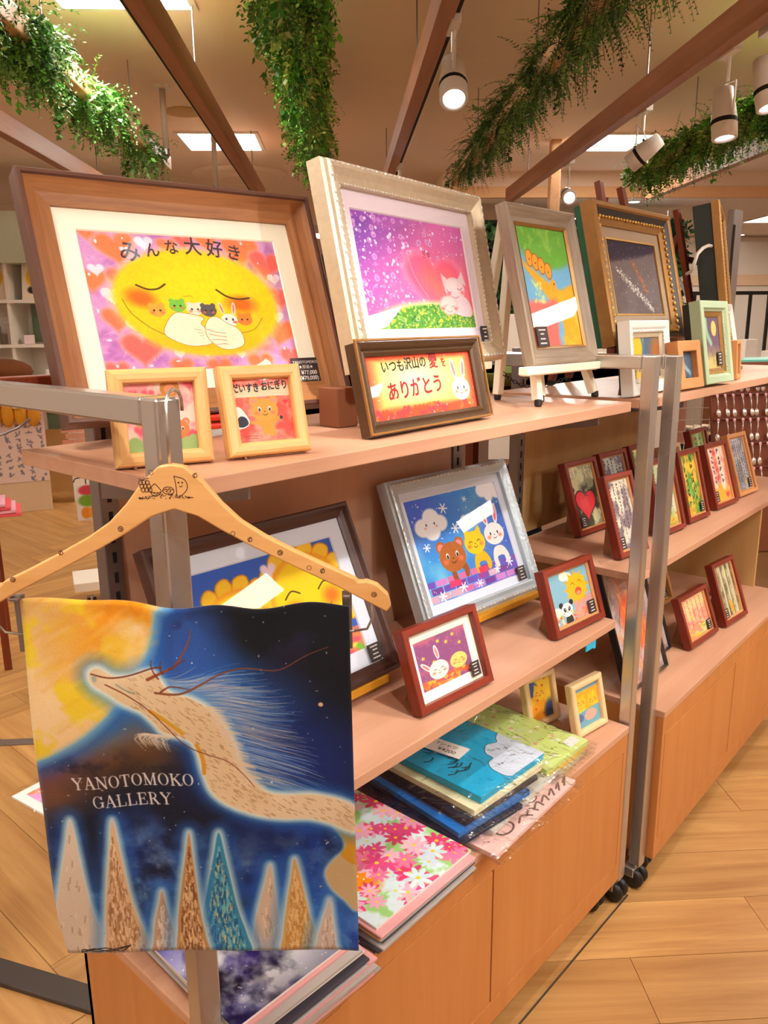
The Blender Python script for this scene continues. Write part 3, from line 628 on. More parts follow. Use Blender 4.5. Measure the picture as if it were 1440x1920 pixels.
def pic_bunny():
    p = Pic(260, 230, (136, 76, 122)); A = p.asp; r = np.random.RandomState(7); p.mixn((180, 92, 120), 4, .45, .65, 3)
    for k in range(90): p.ell(r.rand()*A, r.rand(), .006, .006, (230, 200, 210), al=.7)
    for u, v in ((.12, .35), (.3, .5), (.6, .2), (.85, .32), (.45, .12), (.75, .1)):
        a = np.arange(10)*PI/5; rr = np.where(np.arange(10) % 2, .022, .05); p.poly(np.stack([u*A+rr*np.sin(a), v-rr*np.cos(a)], 1), (240, 196, 50), sm=False)
    for k in range(50): p.heart(r.rand()*A, .84+r.rand()*.16, .05, [(240, 120, 50), (244, 170, 60), (236, 90, 60)][r.randint(3)], 0, .02)
    for x, rot in ((.38, -.1), (.14, -.7)): p.ell(x*A, .32 if x > .3 else .55, .045, .15, (240, 226, 216), rot=rot); p.ell(x*A, .33 if x > .3 else .55, .025, .11, (240, 130, 130), rot=rot)
    p.ell(.36*A, .68, .21, .19, (246, 230, 214)); face(p, .36*A, .68, .19, True); p.ell(.76*A, .66, .19, .16, (250, 200, 110)); face(p, .76*A, .66, .17, True); p.grain(.02); return p
def pic_panda():
    p = Pic(260, 230, (126, 176, 196)); A = p.asp; r = np.random.RandomState(11)
    for u, v, s in ((.1, .75, .14), (.42, .08, .12), (.52, .12, .1)): p.ell(u*A, v, s, s*.8, (240, 232, 210), .03)
    for k in range(60): p.ell(r.rand()*A, .82+r.rand()*.18, .03, .025, [(240, 120, 110), (246, 190, 60), (240, 90, 60), (250, 210, 160)][r.randint(4)], .02)
    p.put(p.grid(.55*A, A, .6, 1)[0], np.ones(p.grid(.55*A, A, .6, 1)[1].shape)*.6, (244, 130, 110))
    for k in range(12): a = k*PI/6; p.poly([(.68*A+.24*math.cos(a-.2), .38+.24*math.sin(a-.2)), (.68*A+.36*math.cos(a), .38+.36*math.sin(a)), (.68*A+.24*math.cos(a+.2), .38+.24*math.sin(a+.2))], (246, 160, 20), .02, sm=False)
    p.ell(.68*A, .38, .27, .27, (248, 176, 24), .03); p.line([(.55*A, .3), (.6*A, .27), (.64*A, .32)], .012, (90, 50, 10), 1, True); p.line([(.73*A, .28), (.78*A, .26), (.82*A, .32)], .012, (90, 50, 10), 1, True); p.ell(.7*A, .47, .09, .08, (222, 80, 40)); p.ell(.7*A, .5, .06, .04, (246, 140, 110))
    p.ell(.36*A, .95, .1, .12, (40, 40, 44))
    for x in (.22, .47): p.ell(x*A, .62, .055, .055, (36, 36, 40))
    p.ell(.345*A, .74, .15, .135, (246, 240, 226))
    for q in (-1, 1): p.ell(.345*A+q*.06, .73, .035, .045, (36, 36, 40), rot=q*.4); p.ell(.345*A+q*.055, .72, .01, .012, (250, 250, 250)); p.ell(.345*A+q*.1, .79, .02, .015, (240, 140, 130), .02)
    p.ell(.345*A, .78, .012, .01, (40, 30, 30)); p.grain(.02); return p
def pic_yellow(k):
    p = Pic(150, 190, (234, 170, 40)); A = p.asp; r = np.random.RandomState(20+k); p.mixn((246, 206, 70), 3, .4, .6, k)
    if k == 0: p.ell(.1, .2, .25, .2, (80, 100, 150), .06); cat(p, .5*A, .35, .2, (250, 196, 50)); p.ell(.45*A, .8, .3, .25, (240, 160, 40)); [p.heart(r.rand()*A, r.rand(), .04, (226, 90, 60)) for _ in range(8)]; p.ell(.9*A, .9, .2, .3, (70, 90, 140), .1)
    else: [cat(p, x*A, .38+.05*(i % 2), .16, (248, 190, 50)) for i, x in enumerate((.25, .75))]; p.poly([(0, .62), (A, .58), (A, 1), (0, 1)], (110, 170, 190), .03, sm=False); p.ell(.6*A, .76, .2, .13, (240, 170, 150)); p.ell(.15*A, .75, .12, .1, (90, 110, 160)); p.put(p.grid(0, A, 0, .1)[0], np.ones(p.grid(0, A, 0, .1)[1].shape), (120, 170, 190))
    return p
def pic_card(k):
    """Portrait poem cards, k chooses the colouring."""
    bgs = [((150, 152, 120), (210, 208, 160)), ((206, 198, 176), (120, 104, 110)), ((196, 206, 196), (120, 110, 130)), ((200, 214, 120), (240, 240, 170)), ((186, 206, 150), (214, 220, 190)), ((240, 190, 60), (90, 160, 60)), ((130, 176, 90), (170, 206, 130)), ((240, 140, 120), (250, 210, 190)), ((130, 140, 150), (190, 190, 200)), ((246, 206, 150), (240, 150, 130)), ((190, 180, 140), (110, 100, 70)), ((238, 234, 240), (220, 190, 220))]
    a, b = bgs[k]; p = Pic(150, 210, a); A = p.asp; r = np.random.RandomState(50+k); p.mixn(b, 4, .42, .6, k)
    dk = (44, 34, 34)
    if k == 0:
        p.mixn((60, 58, 44), 4, .48, .6, 9, .9, mask=np.clip((p.grid(0, A, 0, 1)[2]-.1)/.2, 0, 1)); script_cols(p, .05, A-.05, 6, .03, .25, (230, 226, 190), .01, 3, size=.035)
        p.heart(.5*A, .62, .3, dk, .1, .01); p.heart(.5*A, .62, .275, (226, 60, 70), .1, .02); p.ell(.42*A, .52, .012, .012, dk); p.ell(.6*A, .5, .012, .012, dk); p.ell(.4*A, .6, .1, .12, (236, 100, 100), .1, al=.6); script_cols(p, .02, .25, 3, .85, .98, (220, 220, 200), .009, 5, size=.03)
    elif k == 10:
        for i in range(4): x = (.12+i*.25)*A; p.line([(x, 0), (x+.02, .5), (x-.01, 1)], .09, (206, 198, 160), .9, True, .02); p.line([(x+.06, 0), (x+.05, 1)], .03, (90, 80, 56), .8, soft=.02)
        p.poly([(.5*A, .75), (.6*A, .72), (.66*A, .8), (.64*A, .95), (.52*A, .95)], (244, 160, 30)); p.grain(.06)
    elif k in (3, 4): script_cols(p, .06, A-.06, 4, .04, .75, (50, 70, 40), .013, k, size=.05); p.ell(.3*A, .95, .4, .18, (200, 190, 60), .1); [p.ell(r.rand()*A, .8+.2*r.rand(), .03, .02, [(120, 170, 50), (244, 190, 40), (240, 130, 60)][r.randint(3)], .02) for _ in range(30)]
    elif k == 5: [p.ell(r.rand()*A, .35+.65*r.rand(), .03, .045, [(90, 160, 60), (130, 190, 70), (244, 150, 40), (60, 130, 60)][r.randint(4)], .02, r.rand()*3) for _ in range(60)]; script_cols(p, .1, A-.06, 2, .06, .95, dk, .02, 8, size=.1)
    elif k == 7: p.ell(.55*A, .9, .3, .2, (246, 180, 60), .1); [p.heart(r.rand()*A, r.rand(), .07, (232, 80, 80), 0, .03) for _ in range(9)]; p.line([(.3*A, 0), (.3*A, .7)], .12, (250, 240, 220), .8, soft=.05); p.line([(.68*A, 0), (.7*A, .75)], .14, (250, 244, 226), .8, soft=.05); script_cols(p, .1, A-.08, 2, .06, .75, dk, .018, 9, size=.09)
    elif k == 6: p.line([(.62*A, 0), (.66*A, 1)], .13, (214, 230, 190), .8, soft=.05); script_cols(p, .2, A-.08, 2, .1, .95, (60, 60, 50), .016, 9, size=.08); p.ell(.35*A, .1, .04, .04, (230, 90, 60))
    elif k == 9: script_cols(p, .06, A-.06, 5, .04, .78, (190, 70, 60), .01, 3, size=.04); [p.ell(r.rand()*A, .75+.25*r.rand(), .035, .03, [(110, 190, 70), (250, 200, 60), (244, 150, 60), (180, 220, 150)][r.randint(4)], .02) for _ in range(36)]; [p.ell(x*A, y, .03, .03, (250, 196, 30)) for x, y in ((.35, .5), (.85, .2), (.7, .8))]
    else: script_cols(p, .05, A-.05, 5 if k != 8 else 6, .04, .88 if k != 1 else .8, dk if k != 11 else (90, 80, 110), .011, k, size=.045); p.ell(.8*A, .86, .1, .07, (226, 196, 90), .05, al=.8)
    p.grain(.03); return p
def pic_phoenix():
    p = Pic(200, 290, (190, 172, 168)); A = p.asp; r = np.random.RandomState(12); p.mixn((150, 128, 130), 4, .45, .6, 1)
    p.poly([(.3*A, .35), (.5*A, .3), (.75*A, .35), (.8*A, .6), (.65*A, .75), (.4*A, .72), (.25*A, .55)], (232, 106, 56), .06)
    for k in range(190): x = .5*A+r.randn()*.13; y = r.rand()*.9; p.line([(x, y), (.5*A+(x-.5*A)*.7, y+.14)], .012, [(230, 80, 50), (222, 120, 60), (196, 70, 70), (244, 180, 60), (200, 120, 110)][r.randint(5)], .6, soft=.01, w2=.003)
    p.poly([(.42*A, .45), (.55*A, .5), (.5*A, .62), (.45*A, .66)], (150, 60, 60), .03, .7); return p
def pic_flowers():
    p = Pic(340, 460, (214, 232, 236)); A = p.asp; r = np.random.RandomState(14); p.mixn((150, 206, 110), 7, .5, .62, 1, .9)
    p.ell(.14, .62, .2, .22, (240, 140, 30), .06)
    for k in range(26): p.ell(.14+r.randn()*.06, .62+r.randn()*.09, .005, .005, (255, 250, 240))
    for k in range(120):
        x, y = r.rand()*A, r.rand(); s = .035+.045*r.rand(); c = [(240, 130, 170), (236, 84, 140), (248, 190, 206), (214, 236, 240), (230, 70, 120), (248, 176, 204)][r.randint(6)]; o = r.rand()*3
        if math.hypot(x-.14, y-.62) < .15: continue
        for q in range(8): a = o+q*PI/4; p.ell(x+s*.6*math.cos(a), y+s*.6*math.sin(a), s*.5, s*.2, tuple(v*(.92+.08*r.rand()) for v in c), rot=a)
        p.ell(x, y, s*.16, s*.16, (246, 206, 60))
    for a in range(5): p.ell(.2+.02*math.cos(a*1.26), .56+.02*math.sin(a*1.26), .014, .012, (244, 206, 220))
    return p
def pic_galaxy():
    p = Pic(300, 420, (30, 28, 78)); A = p.asp; r = np.random.RandomState(15); p.mixn((70, 60, 150), 3, .45, .65, 2); p.mixn((20, 16, 40), 3, .5, .7, 6)
    g = p.grid(0, A, 0, 1); p.mixn((226, 230, 236), 4, .3, .5, 8, .95, 5, mask=np.clip(1.5-np.hypot((g[1]/A-.5)/.75, (g[2]-.74)/.3), 0, 1)); p.ell(.55*A, .72, .03, .03, (60, 90, 206), .03); p.ell(.25*A, .1, .05, .05, (236, 90, 130), .06)
    p.mixn((150, 160, 160), 12, .55, .7, 9, .6, 5, mask=np.clip(1-np.hypot((g[1]/A-.5)/.8, (g[2]-.9)/.25), 0, 1))
    for k in range(120): p.ell(r.rand()*A, r.rand(), .003, .003, (236, 240, 250), al=.9)
    return p
def pic_bag(k):
    p = Pic(220, 260, [(20, 176, 222), (240, 236, 190), (16, 18, 40), (24, 120, 206), (20, 22, 46), (240, 196, 186), (206, 226, 130), (220, 218, 206), (240, 206, 90)][k]); A = p.asp; r = np.random.RandomState(k)
    p.mixn((255, 255, 255), 3, .55, .9, k, .25)
    if k == 0:
        for pts in ([(.42, 1.02), (.36, .84), (.42, .72), (.5, .7), (.52, .6), (.62, .52), (.72, .56), (.78, .5), (.9, .5), (.9, 1.02)],): p.poly(pts, (30, 60, 80), grow=.006); p.poly(pts, (214, 226, 240))
        for q in range(10): x, y = .06+.2*r.rand(), .25+.4*r.rand(); p.line([(x, y), (x+.05, y+.03), (x+.1, y+.01)], .016, (20, 60, 80), .9, True)
    if k == 3:
        for q in range(8): x, y = .3+.5*r.rand(), .75+.25*r.rand(); p.line([(x, y), (x+.06, y+.03), (x+.1, y)], .02, (14, 40, 80), .9, True)
    if k == 5:
        for x, y, s in ((.25, .88, .07), (.62, .84, .05)): p.ell(x*A, y, s, s*.9, (90, 66, 60)); p.ell(x*A, y, s*.8, s*.7, (240, 200, 190))
        for q in range(7): p.line([(.3+.08*q, .93), (.36+.08*q, .9), (.4+.06*q, .96)], .014, (90, 66, 60), .9, True)
    if k == 6:
        for q in range(34): p.ell(r.rand()*A, r.rand(), .02, .018, [(240, 150, 160), (214, 220, 230), (246, 240, 230)][r.randint(3)], .01)
    return p
# ------------------------------------------------------------------ the room (its axes: a along the ceiling beams, b across)
Q = math.sqrt(.5)
def AB(a, b, z=0): return Vector(((a-b)*Q, (a+b)*Q, z))
R45 = (0, 0, PI/4)
M45 = Matrix.Rotation(PI/4, 4, 'Z')
m_ceil = plain('ceiling_paint', (246, 228, 208), .85, var=.02, scale=2)
m_wall = plain('wall_paint', (232, 214, 196), .8, var=.03, scale=2)
m_plank = wood('oak_floor', (164, 114, 62), (208, 162, 100), 'y', 3.6, 16, .38, per_obj=.1, bump=.04)
m_plankx = wood('oak_floor_cross', (164, 114, 62), (208, 162, 100), 'x', 3.6, 16, .38, per_obj=.1, bump=.04)
m_joint = plain('floor_joint', (128, 86, 50), .7)
m_beam = wood('beam_wood', (150, 98, 66), (178, 124, 88), 'x', 3, 20, .5)
m_pale_beam = wood('pale_beam_wood', (206, 156, 108), (226, 182, 136), 'x', 3, 20, .5)
m_laminate = wood('beech_laminate', (188, 120, 62), (202, 136, 76), 'z', 4, 14, .36, bump=0)
m_shelfw = wood('beech_shelf', (194, 144, 112), (208, 160, 130), 'x', 4, 14, .34, bump=0)
m_back = wood('back_panel_wood', (204, 162, 134), (216, 176, 148), 'z', 2.2, 14, .45, bump=0)
m_back2 = wood('tan_back_panel', (188, 150, 96), (204, 168, 112), 'z', 2.2, 14, .45, bump=0)
m_chrome = metal('satin_steel', (200, 196, 190), .27, .85)
m_grey = metal('grey_upright', (150, 142, 140), .38)
m_black = plain('black_plastic', (22, 20, 20), .45)
m_dark = plain('dark_slot', (20, 16, 14), .8)
m_white = plain('white_enamel', (236, 230, 222), .35, var=.02)
m_panel = emit('light_panel', PANEL_COL, PANEL_STRENGTH)
m_lens = emit('lamp_lens', (.90, .93, 1.0), 4)

fl = struct(MB().bx(-3, 15, -8, 5.5, -.1, -.006, M45).obj('floor', m_joint))
def plank(x0, x1, y0, y1, mat, M=None):
    o = MB().bx(x0+.0008, x1-.0008, y0+.0008, y1-.0008, -.02, rng.uniform(-.0004, 0)).obj('plank', mat, fl)
    if M: o.matrix_local = M
pw, pl = .1755, .9
for k in range(-3, 26):                       # front strip: boards laid square to the beams
    a0 = 1.3145+pw*k
    off = {0: -.633, 1: -.99}.get(k, -.633-.357*k)
    for j in range(-9, 9):
        b0 = off+pl*j; c = AB(a0+pw/2, b0+pl/2)
        if c.y < 1.0 and -1.6 < c.y and -.2 < c.x < 4.6: plank(a0, a0+pw, b0, b0+pl, m_plank, M45)
hw, hl = .182, .91
hx, hy = .79, 1.585
seen = 0
for i in range(-70, 70):                      # behind the shelving: herringbone
    for j in range(-14, 14):
        x, y = hx+i*hw+j*hl, hy+i*hw-j*hl
        for (u0, u1, v0, v1, m) in ((x, x+hl, y, y+hw, m_plankx), (x-hw, x, y, y+hl, m_plank)):
            cx, cy = (u0+u1)/2, (v0+v1)/2
            if v0 > .9 and cy < 8.2 and abs(cx-.47*cy-.2) < .95+.05*cy and cx > -.2: plank(u0, u1, v0, v1, m); seen += 1
struct(MB().bx(-3, 7.3, -8, 5.5, 2.8, 2.9, M45).bx(7.3, 10, -1.0, 5.5, 2.8, 2.9, M45).bx(7.3, 8.0, -8, -1.0, 2.8, 2.9, M45).bx(10, 15, -1.0, 5.5, 2.58, 2.68, M45).bx(8.0, 15, -8, -1.0, 2.58, 2.68, M45).obj('ceiling', m_ceil))
struct(MB().bx(7.9, 8.0, -8, -1.0, 2.56, 2.8, M45).bx(8.0, 10, -1.1, -1.0, 2.56, 2.8, M45).bx(9.9, 10, -1.0, 5.5, 2.56, 2.8, M45).obj('trim_1', m_ceil))
struct(MB().bx(7.84, 7.9, -8, -1.0, 2.56, 2.66, M45).obj('trim_2', plain('soffit_band', (226, 178, 130), .7)))
struct(MB().bx(15, 15.2, -8, 5.5, 0, 2.6, M45).obj('wall_back', m_wall))
struct(MB().bx(-3, 15, 5.5, 5.7, 0, 2.9, M45).obj('wall_left', m_wall))
struct(MB().bx(-3, 15, -8.2, -8, 0, 2.9, M45).obj('wall_right', m_wall))
struct(MB().bx(-3.2, -3, -8, 5.5, 0, 2.9, M45).obj('wall_front', m_wall))

# square light panels set in the ceiling
def ceiling_panel(a, b, z, label, group=None, w=.6):
    t = thing('ceiling_light', label, 'light', AB(a, b, z), R45, group)
    fr = [(0, 0), (0, -.012), (.03, -.012), (.03, 0)]
    mb = MB(); n = 4
    for x0, x1, y0, y1 in ((-w/2, w/2, -w/2, -w/2+.03), (-w/2, w/2, w/2-.03, w/2), (-w/2, -w/2+.03, -w/2+.03, w/2-.03), (w/2-.03, w/2, -w/2+.03, w/2-.03)): mb.bx(x0, x1, y0, y1, -.014, .0)
    mb.obj('frame', m_white, t)
    MB().bx(-w/2+.03, w/2-.03, -w/2+.03, w/2-.03, -.008, -.002).obj('diffuser', m_panel, t)
ceiling_panel(3.7, .91, 2.8, 'square ceiling light panel cut by the top edge, over the ivy beams', w=.62)
ceiling_panel(6.64, .88, 2.8, 'square ceiling light panel beside the round ceiling vent', w=.62)
ceiling_panel(6.64, -2.12, 2.8, 'square ceiling light panel partly hidden by the beam with four spotlights', w=.62)
ceiling_panel(3.7, -2.4, 2.8, 'square ceiling light panel at the top right corner, beyond the fern garland', w=.62)
for a, b in ((.75, .9), (.75, -2.1), (.75, 3.8), (3.7, 3.8), (3.1, -5.4), (.66, -4.6), (2.1, -6.9), (-1.8, .9), (-1.8, -2.1)):
    ceiling_panel(a, b, 2.8, 'square ceiling light panel outside the picture', 'ceiling panels around the display', w=.62)
for a, b in ((9.2, -3.0), (9.6, -5.2), (11.2, 2.9), (12.4, -4.2), (11.2, 0.2)):
    ceiling_panel(a, b, 2.58, 'square light panel in the lower ceiling at the back', 'light panels in the lower ceiling', w=.62)
# round ceiling fittings
def disc(name, a, b, z, prof, mat, label, cat, group=None):
    o = MB().lathe(prof, 28).obj(name, mat, smooth=True); at(o, AB(a, b, z)); return tag(o, label, cat, group)
disc('ceiling_vent', 8.0, .9, 2.8, [(.44, 0), (.44, -.015), (.36, -.045), (.34, -.02), (.25, -.025), (.22, -.055), (.12, -.05), (.1, -.025), (.02, -.03)], m_ceil, 'large round ringed ceiling vent behind the two left beams', 'vent')
disc('ceiling_speaker', 5.77, 1.0, 2.8, [(.12, 0), (.12, -.012), (.1, -.016), (.01, -.014)], plain('vent_yellow', (206, 178, 130), .7), 'small round yellowish ceiling speaker beside the left beam', 'speaker')
for a, b in ((8.2, -2.95), (10.4, -5.1), (11.3, -5.6), (12.0, -5.9)):
    t = thing('downlight', 'small round recessed downlight in the far ceiling on the right', 'light', AB(a, b, 2.58), (0, 0, 0), 'downlights in the lower ceiling')
    MB().lathe([(.07, 0), (.07, -.008), (.055, -.012)], 16).obj('rim', m_white, t); MB().lathe([(.052, -.0125), (.05, -.014)], 16).obj('lamp', m_lens, t)
for a, b, z0, label in ((5.19, 1.02, 2.45, 'grey metal pipe hanging from ceiling between the left beams'), (5.94, .84, 2.36, 'thin white pipe hanging in front of the round ceiling vent')):
    t = thing('hanging_pipe', label, 'pipe', AB(a, b, z0))
    MB().lathe([(.018, 0), (.018, 2.8-z0)], 10).obj('tube', plain('pipe_paint', (196, 180, 160), .45), t, True)
    MB().lathe([(.05, 2.78-z0), (.05, 2.8-z0)], 14).obj('flange', m_white, t); MB().lathe([(.012, -.05), (.024, -.03), (.024, 0)], 10).obj('nozzle', m_grey, t)

# ceiling beams with lighting tracks, and paler beams that carry the greenery
ZB = 2.40
def beam(b, a0, a1, slot, label):
    t = thing('track_timber', label, 'beam', AB((a0+a1)/2, b, ZB), R45)
    L_ = (a1-a0)/2
    MB().bx(-L_, L_, -.03, .03, 0, .11).obj('timber', m_beam, t, bevel=.003)
    s = slot
    MB().bx(-L_, L_, s*.03-.001 if s > 0 else -.054, .054 if s > 0 else -.029, .02, .055).obj('track', m_white, t)
    MB().bx(-L_, L_, min(s*.034, s*.05), max(s*.034, s*.05), .0185, .0205).obj('slot', m_dark, t)
    for q in (-.7, .1, .8):
        MB().lathe([(.004, .075), (.004, .4)], 6).obj('rod', m_grey, t).location.x = q*L_
    return t
beam(1.75, .2, 7.0, 1, 'wooden ceiling beam with track at the far left, below the ivy beam')
beam(.62, .2, 7.0, 1, 'wooden ceiling beam with track running between left and centre garlands')
beam(-.37, .2, 6.9, -1, 'slim wooden ceiling beam with track above the pink painting')
beam(-1.45, .2, 7.03, -1, 'thickest wooden ceiling beam carrying four white spotlights on the right')
beam(-2.6, .2, 6.9, -1, 'wooden ceiling beam outside the picture on the right')
def pale_beam(b, a0, a1, label):
    t = thing('garland_timber', label, 'beam', AB((a0+a1)/2, b, ZB), R45); L_ = (a1-a0)/2
    MB().bx(-L_, L_, -.028, .028, 0, .085).obj('timber', m_pale_beam, t, bevel=.006)
    for q in (-.6, 0, .6): MB().lathe([(.003, .08), (.003, .4)], 6).obj('rod', m_grey, t).location.x = q*L_
pale_beam(1.1, 1.2, 5.6, 'pale wooden beam at left carrying the bright ivy garland')
pale_beam(.13, 1.2, 5.7, 'pale wooden beam hidden under the centre garland')
pale_beam(-.87, 1.2, 6.2, 'pale wooden beam wrapped in dark ferns, right of centre')
pale_beam(-2.12, 1.8, 5.75, 'pale wooden beam with green garland at far right')

# foliage
def leafmat(name):
    m, N, L, b = nt(name); at_ = N.new('ShaderNodeAttribute'); at_.attribute_name = 'tint'
    L.new(at_.outputs['Color'], b.inputs['Base Color']); b.inputs['Roughness'].default_value = .5; b.inputs['Specular IOR Level'].default_value = .3
    return m
m_leaf = leafmat('leaf_green')
def garland(name, b, a0, a1, clumps, label, pal, kind, seed, n, spread=1.0):
    """clumps: list of (centre a, width, weight); sprigs grow from the beam and droop."""
    r = np.random.RandomState(seed); V = []; F = []; T = []
    wsum = sum(c[2] for c in clumps)
    for k in range(n):
        q = r.rand()*wsum
        for c in clumps:
            q -= c[2]
            if q <= 0: break
        a = c[0]+r.randn()*c[1]; a = min(max(a, a0), a1)
        th = r.rand()*2*PI; rad = .042
        o = np.array([a, b+rad*math.cos(th), ZB+.045+rad*math.sin(th)])
        d = np.array([r.randn()*.7, math.cos(th)+r.randn()*.4, math.sin(th)*.8+r.randn()*.3-.15]); d /= np.linalg.norm(d)
        fern = (kind == 'fern' and r.rand() < .75) or (kind == 'mix' and r.rand() < .3)
        ln = (.05+.11*r.rand()**1.5)*spread*(1.15 if fern else 1); ns = 12 if fern else 9; big = (not fern) and r.rand() < .12
        base = np.array(pal[r.randint(len(pal))])*(.75+.5*r.rand())
        p = o.copy(); dd = d.copy(); step = ln/ns; side = np.cross(d, [0, 0, 1.]); side /= np.linalg.norm(side)+1e-6
        for i in range(ns):
            dd = dd+np.array([0, 0, -.07-.05*r.rand() if fern else -.16-.1*r.rand()]); dd /= np.linalg.norm(dd); p = p+dd*step
            t = i/ns
            for sg in (-1, 1):
                ll = (.034*(1-t)**.7*(.5+min(1, t*4)*.5) if fern else (.03+.012*r.rand() if big else .012+.01*r.rand())); ww = .0075 if fern else (.024 if big else .008+.004*r.rand())
                ld = side*sg*(1 if fern else .8)+dd*.45+(0 if fern else r.randn(3)*.45); ld /= np.linalg.norm(ld)
                wd = np.cross(ld, side*.3+np.array([0, 0, 1.])+r.randn(3)*.25); wd /= np.linalg.norm(wd)+1e-6
                k0 = len(V); V += [p, p+ld*ll*.45+wd*ww*.5, p+ld*ll, p+ld*ll*.45-wd*ww*.5]; F.append((k0, k0+1, k0+2, k0+3)); T += [base*(.85+.3*r.rand())]*4
            k0 = len(V); V += [p-dd*step+side*.001, p+side*.001, p-side*.001, p-dd*step-side*.001]; F.append((k0, k0+1, k0+2, k0+3)); T += [base*.6]*4
    V = np.array(V); X = (V[:, 0]-V[:, 1])*Q; Y = (V[:, 0]+V[:, 1])*Q
    me = bpy.data.meshes.new(name); me.from_pydata(np.stack([X, Y, V[:, 2]], 1).tolist(), [], F)
    ca = me.color_attributes.new('tint', 'FLOAT_COLOR', 'POINT'); cc = np.ones((len(T), 4), np.float32); cc[:, :3] = np.clip(np.array(T)/255, 0, 1)**2.2
    ca.data.foreach_set('color', cc.ravel()); me.materials.append(m_leaf)
    o = bpy.data.objects.new(name, me); C.objects.link(o); return tag(stuff(o), label, 'garland')
ivy = [(96, 166, 56), (74, 146, 50), (120, 186, 74), (62, 120, 46), (160, 190, 92), (130, 150, 80)]
drk = [(66, 112, 52), (82, 130, 58), (100, 146, 68), (50, 92, 46), (124, 160, 84)]
garland('ivy_garland', 1.12, 1.9, 5.6, [(2.15, .16, 1.3), (2.5, .12, 1.5), (2.72, .07, .8), (3.25, .09, .9), (3.4, .06, .4), (4.05, .12, .9), (4.3, .1, .4), (5.05, .16, .6)], 'bright green ivy garland in clumps along the pale beam at left', [(120, 190, 84), (140, 200, 120), (90, 160, 62), (160, 206, 140), (74, 130, 54)], 'ivy', 1, 1900, 1.25)
garland('trailing_garland', .13, 1.9, 5.7, [(2.3, .3, 2), (2.8, .2, 2), (3.3, .25, 1.6), (3.9, .3, 1.5), (4.6, .35, 1.3), (5.2, .3, .8)], 'dense green trailing garland hanging at top centre', ivy, 'ivy', 2, 2100, 1.1)
garland('fern_garland', -.87, 1.9, 6.1, [(2.3, .12, 1.5), (2.62, .06, .8), (2.9, .06, 1), (3.12, .07, 1), (3.5, .05, .7), (3.62, .06, .7), (4.0, .08, 1), (4.3, .09, 1), (4.7, .1, 1), (5.05, .1, .8), (5.5, .2, 1.2)], 'dark fern garland wound around the pale beam right of centre', drk, 'fern', 3, 1150, 1.2)
garland('leafy_garland', -2.12, 2.4, 6.0, [(3.2, .2, 1.2), (3.62, .1, 1), (4.0, .13, 1.2), (4.4, .15, 1.4), (4.85, .15, 1.2), (5.3, .15, 1), (5.65, .1, 1.2)], 'mid green leafy garland at far right below the spotlights', ivy, 'mix', 4, 2300, 1.25)

# track spotlights; each lamp's light sits in its lens
def spotlight(a, b, target, label, group=None, power=1.0, size=R(46), drop=.14, z0=ZB+.02, scale=1.0, on=True):
    p = AB(a, b, z0-drop); d = (Vector(target)-p).normalized()
    t = thing('spotlight', label, 'spotlight', AB(a, b, z0), (0, 0, 0), group)
    o = p-AB(a, b, z0); q = d.to_track_quat('Z', 'X').to_matrix().to_4x4(); M = Matrix.Translation(o) @ q
    k = scale
    MB().bx(-.07, .07, -.017, .017, -.03, .0, M45).obj('adapter', m_white, t, bevel=.003)
    MB().lathe([(.009, -.03), (.009, -drop*.5)], 8).obj('stem', m_white, t)
    sx = (q @ Vector((1, 0, 0)))*.052*k
    mb = MB()
    for s in (-1, 1): mb.bar((0, 0, -drop*.5), tuple(sx*s+Vector((0, 0, -drop*.55))), .012, .004).bar(tuple(sx*s+Vector((0, 0, -drop*.55))), tuple(o+sx*s), .014, .004)
    mb.obj('yoke', m_white, t)
    MB().lathe([(.012, -.11*k), (.034*k, -.105*k), (.04*k, -.05*k), (.045*k, .0), (.045*k, .07*k), (.036*k, .072*k), (.034*k, .055*k)], 20, M, False).obj('body', m_white, t, True)
    MB().lathe([(.0455*k, .004*k), (.0455*k, .02*k)], 20, M, False).obj('vent_ring', m_dark, t)
    MB().lathe([(.034*k, .052*k), (.0, .05*k)], 20, M, False).obj('lens', m_lens, t)
    if on and power:
        l = bpy.data.lights.new('lamp', 'SPOT'); l.energy = SPOT_W*power; l.color = SPOT_COL[:3]; l.spot_size = size; l.spot_blend = .55; l.shadow_soft_size = .03
        lo = bpy.data.objects.new('lamp', l); C.objects.link(lo); lo.parent = t; lo.matrix_local = Matrix.Translation(o+d*.085*k) @ d.to_track_quat('-Z', 'Y').to_matrix().to_4x4()
    return t
# ------------------------------------------------------------------ lamps
spotlight(2.98, -.41, (1.5, 1.05, .8), 'white track spotlight at top centre, its lens glowing', drop=.20, scale=1.1, power=.7)
spotlight(3.22, -1.49, (3.1, .9, .0), 'largest white track spotlight, hanging above the green-framed picture', drop=.25, scale=1.05, power=.45)
spotlight(4.08, -1.49, (3.7, 3.7, .9), 'white track spotlight tilted sideways against the right garland', drop=.21, power=.5)
spotlight(5.36, -1.49, (2.2, .6, 1.0), 'small far white track spotlight right above the grey wooden frame', drop=.21, power=.4)
spotlight(2.97, -1.52, (2.9, .5, .3), 'white track spotlight cut by the right edge', drop=.21, power=.5)
spotlight(5.5, -.41, (3.2, 2.4, 1.0), 'small far spotlight hidden at the end of the slim beam', drop=.15, power=.4)
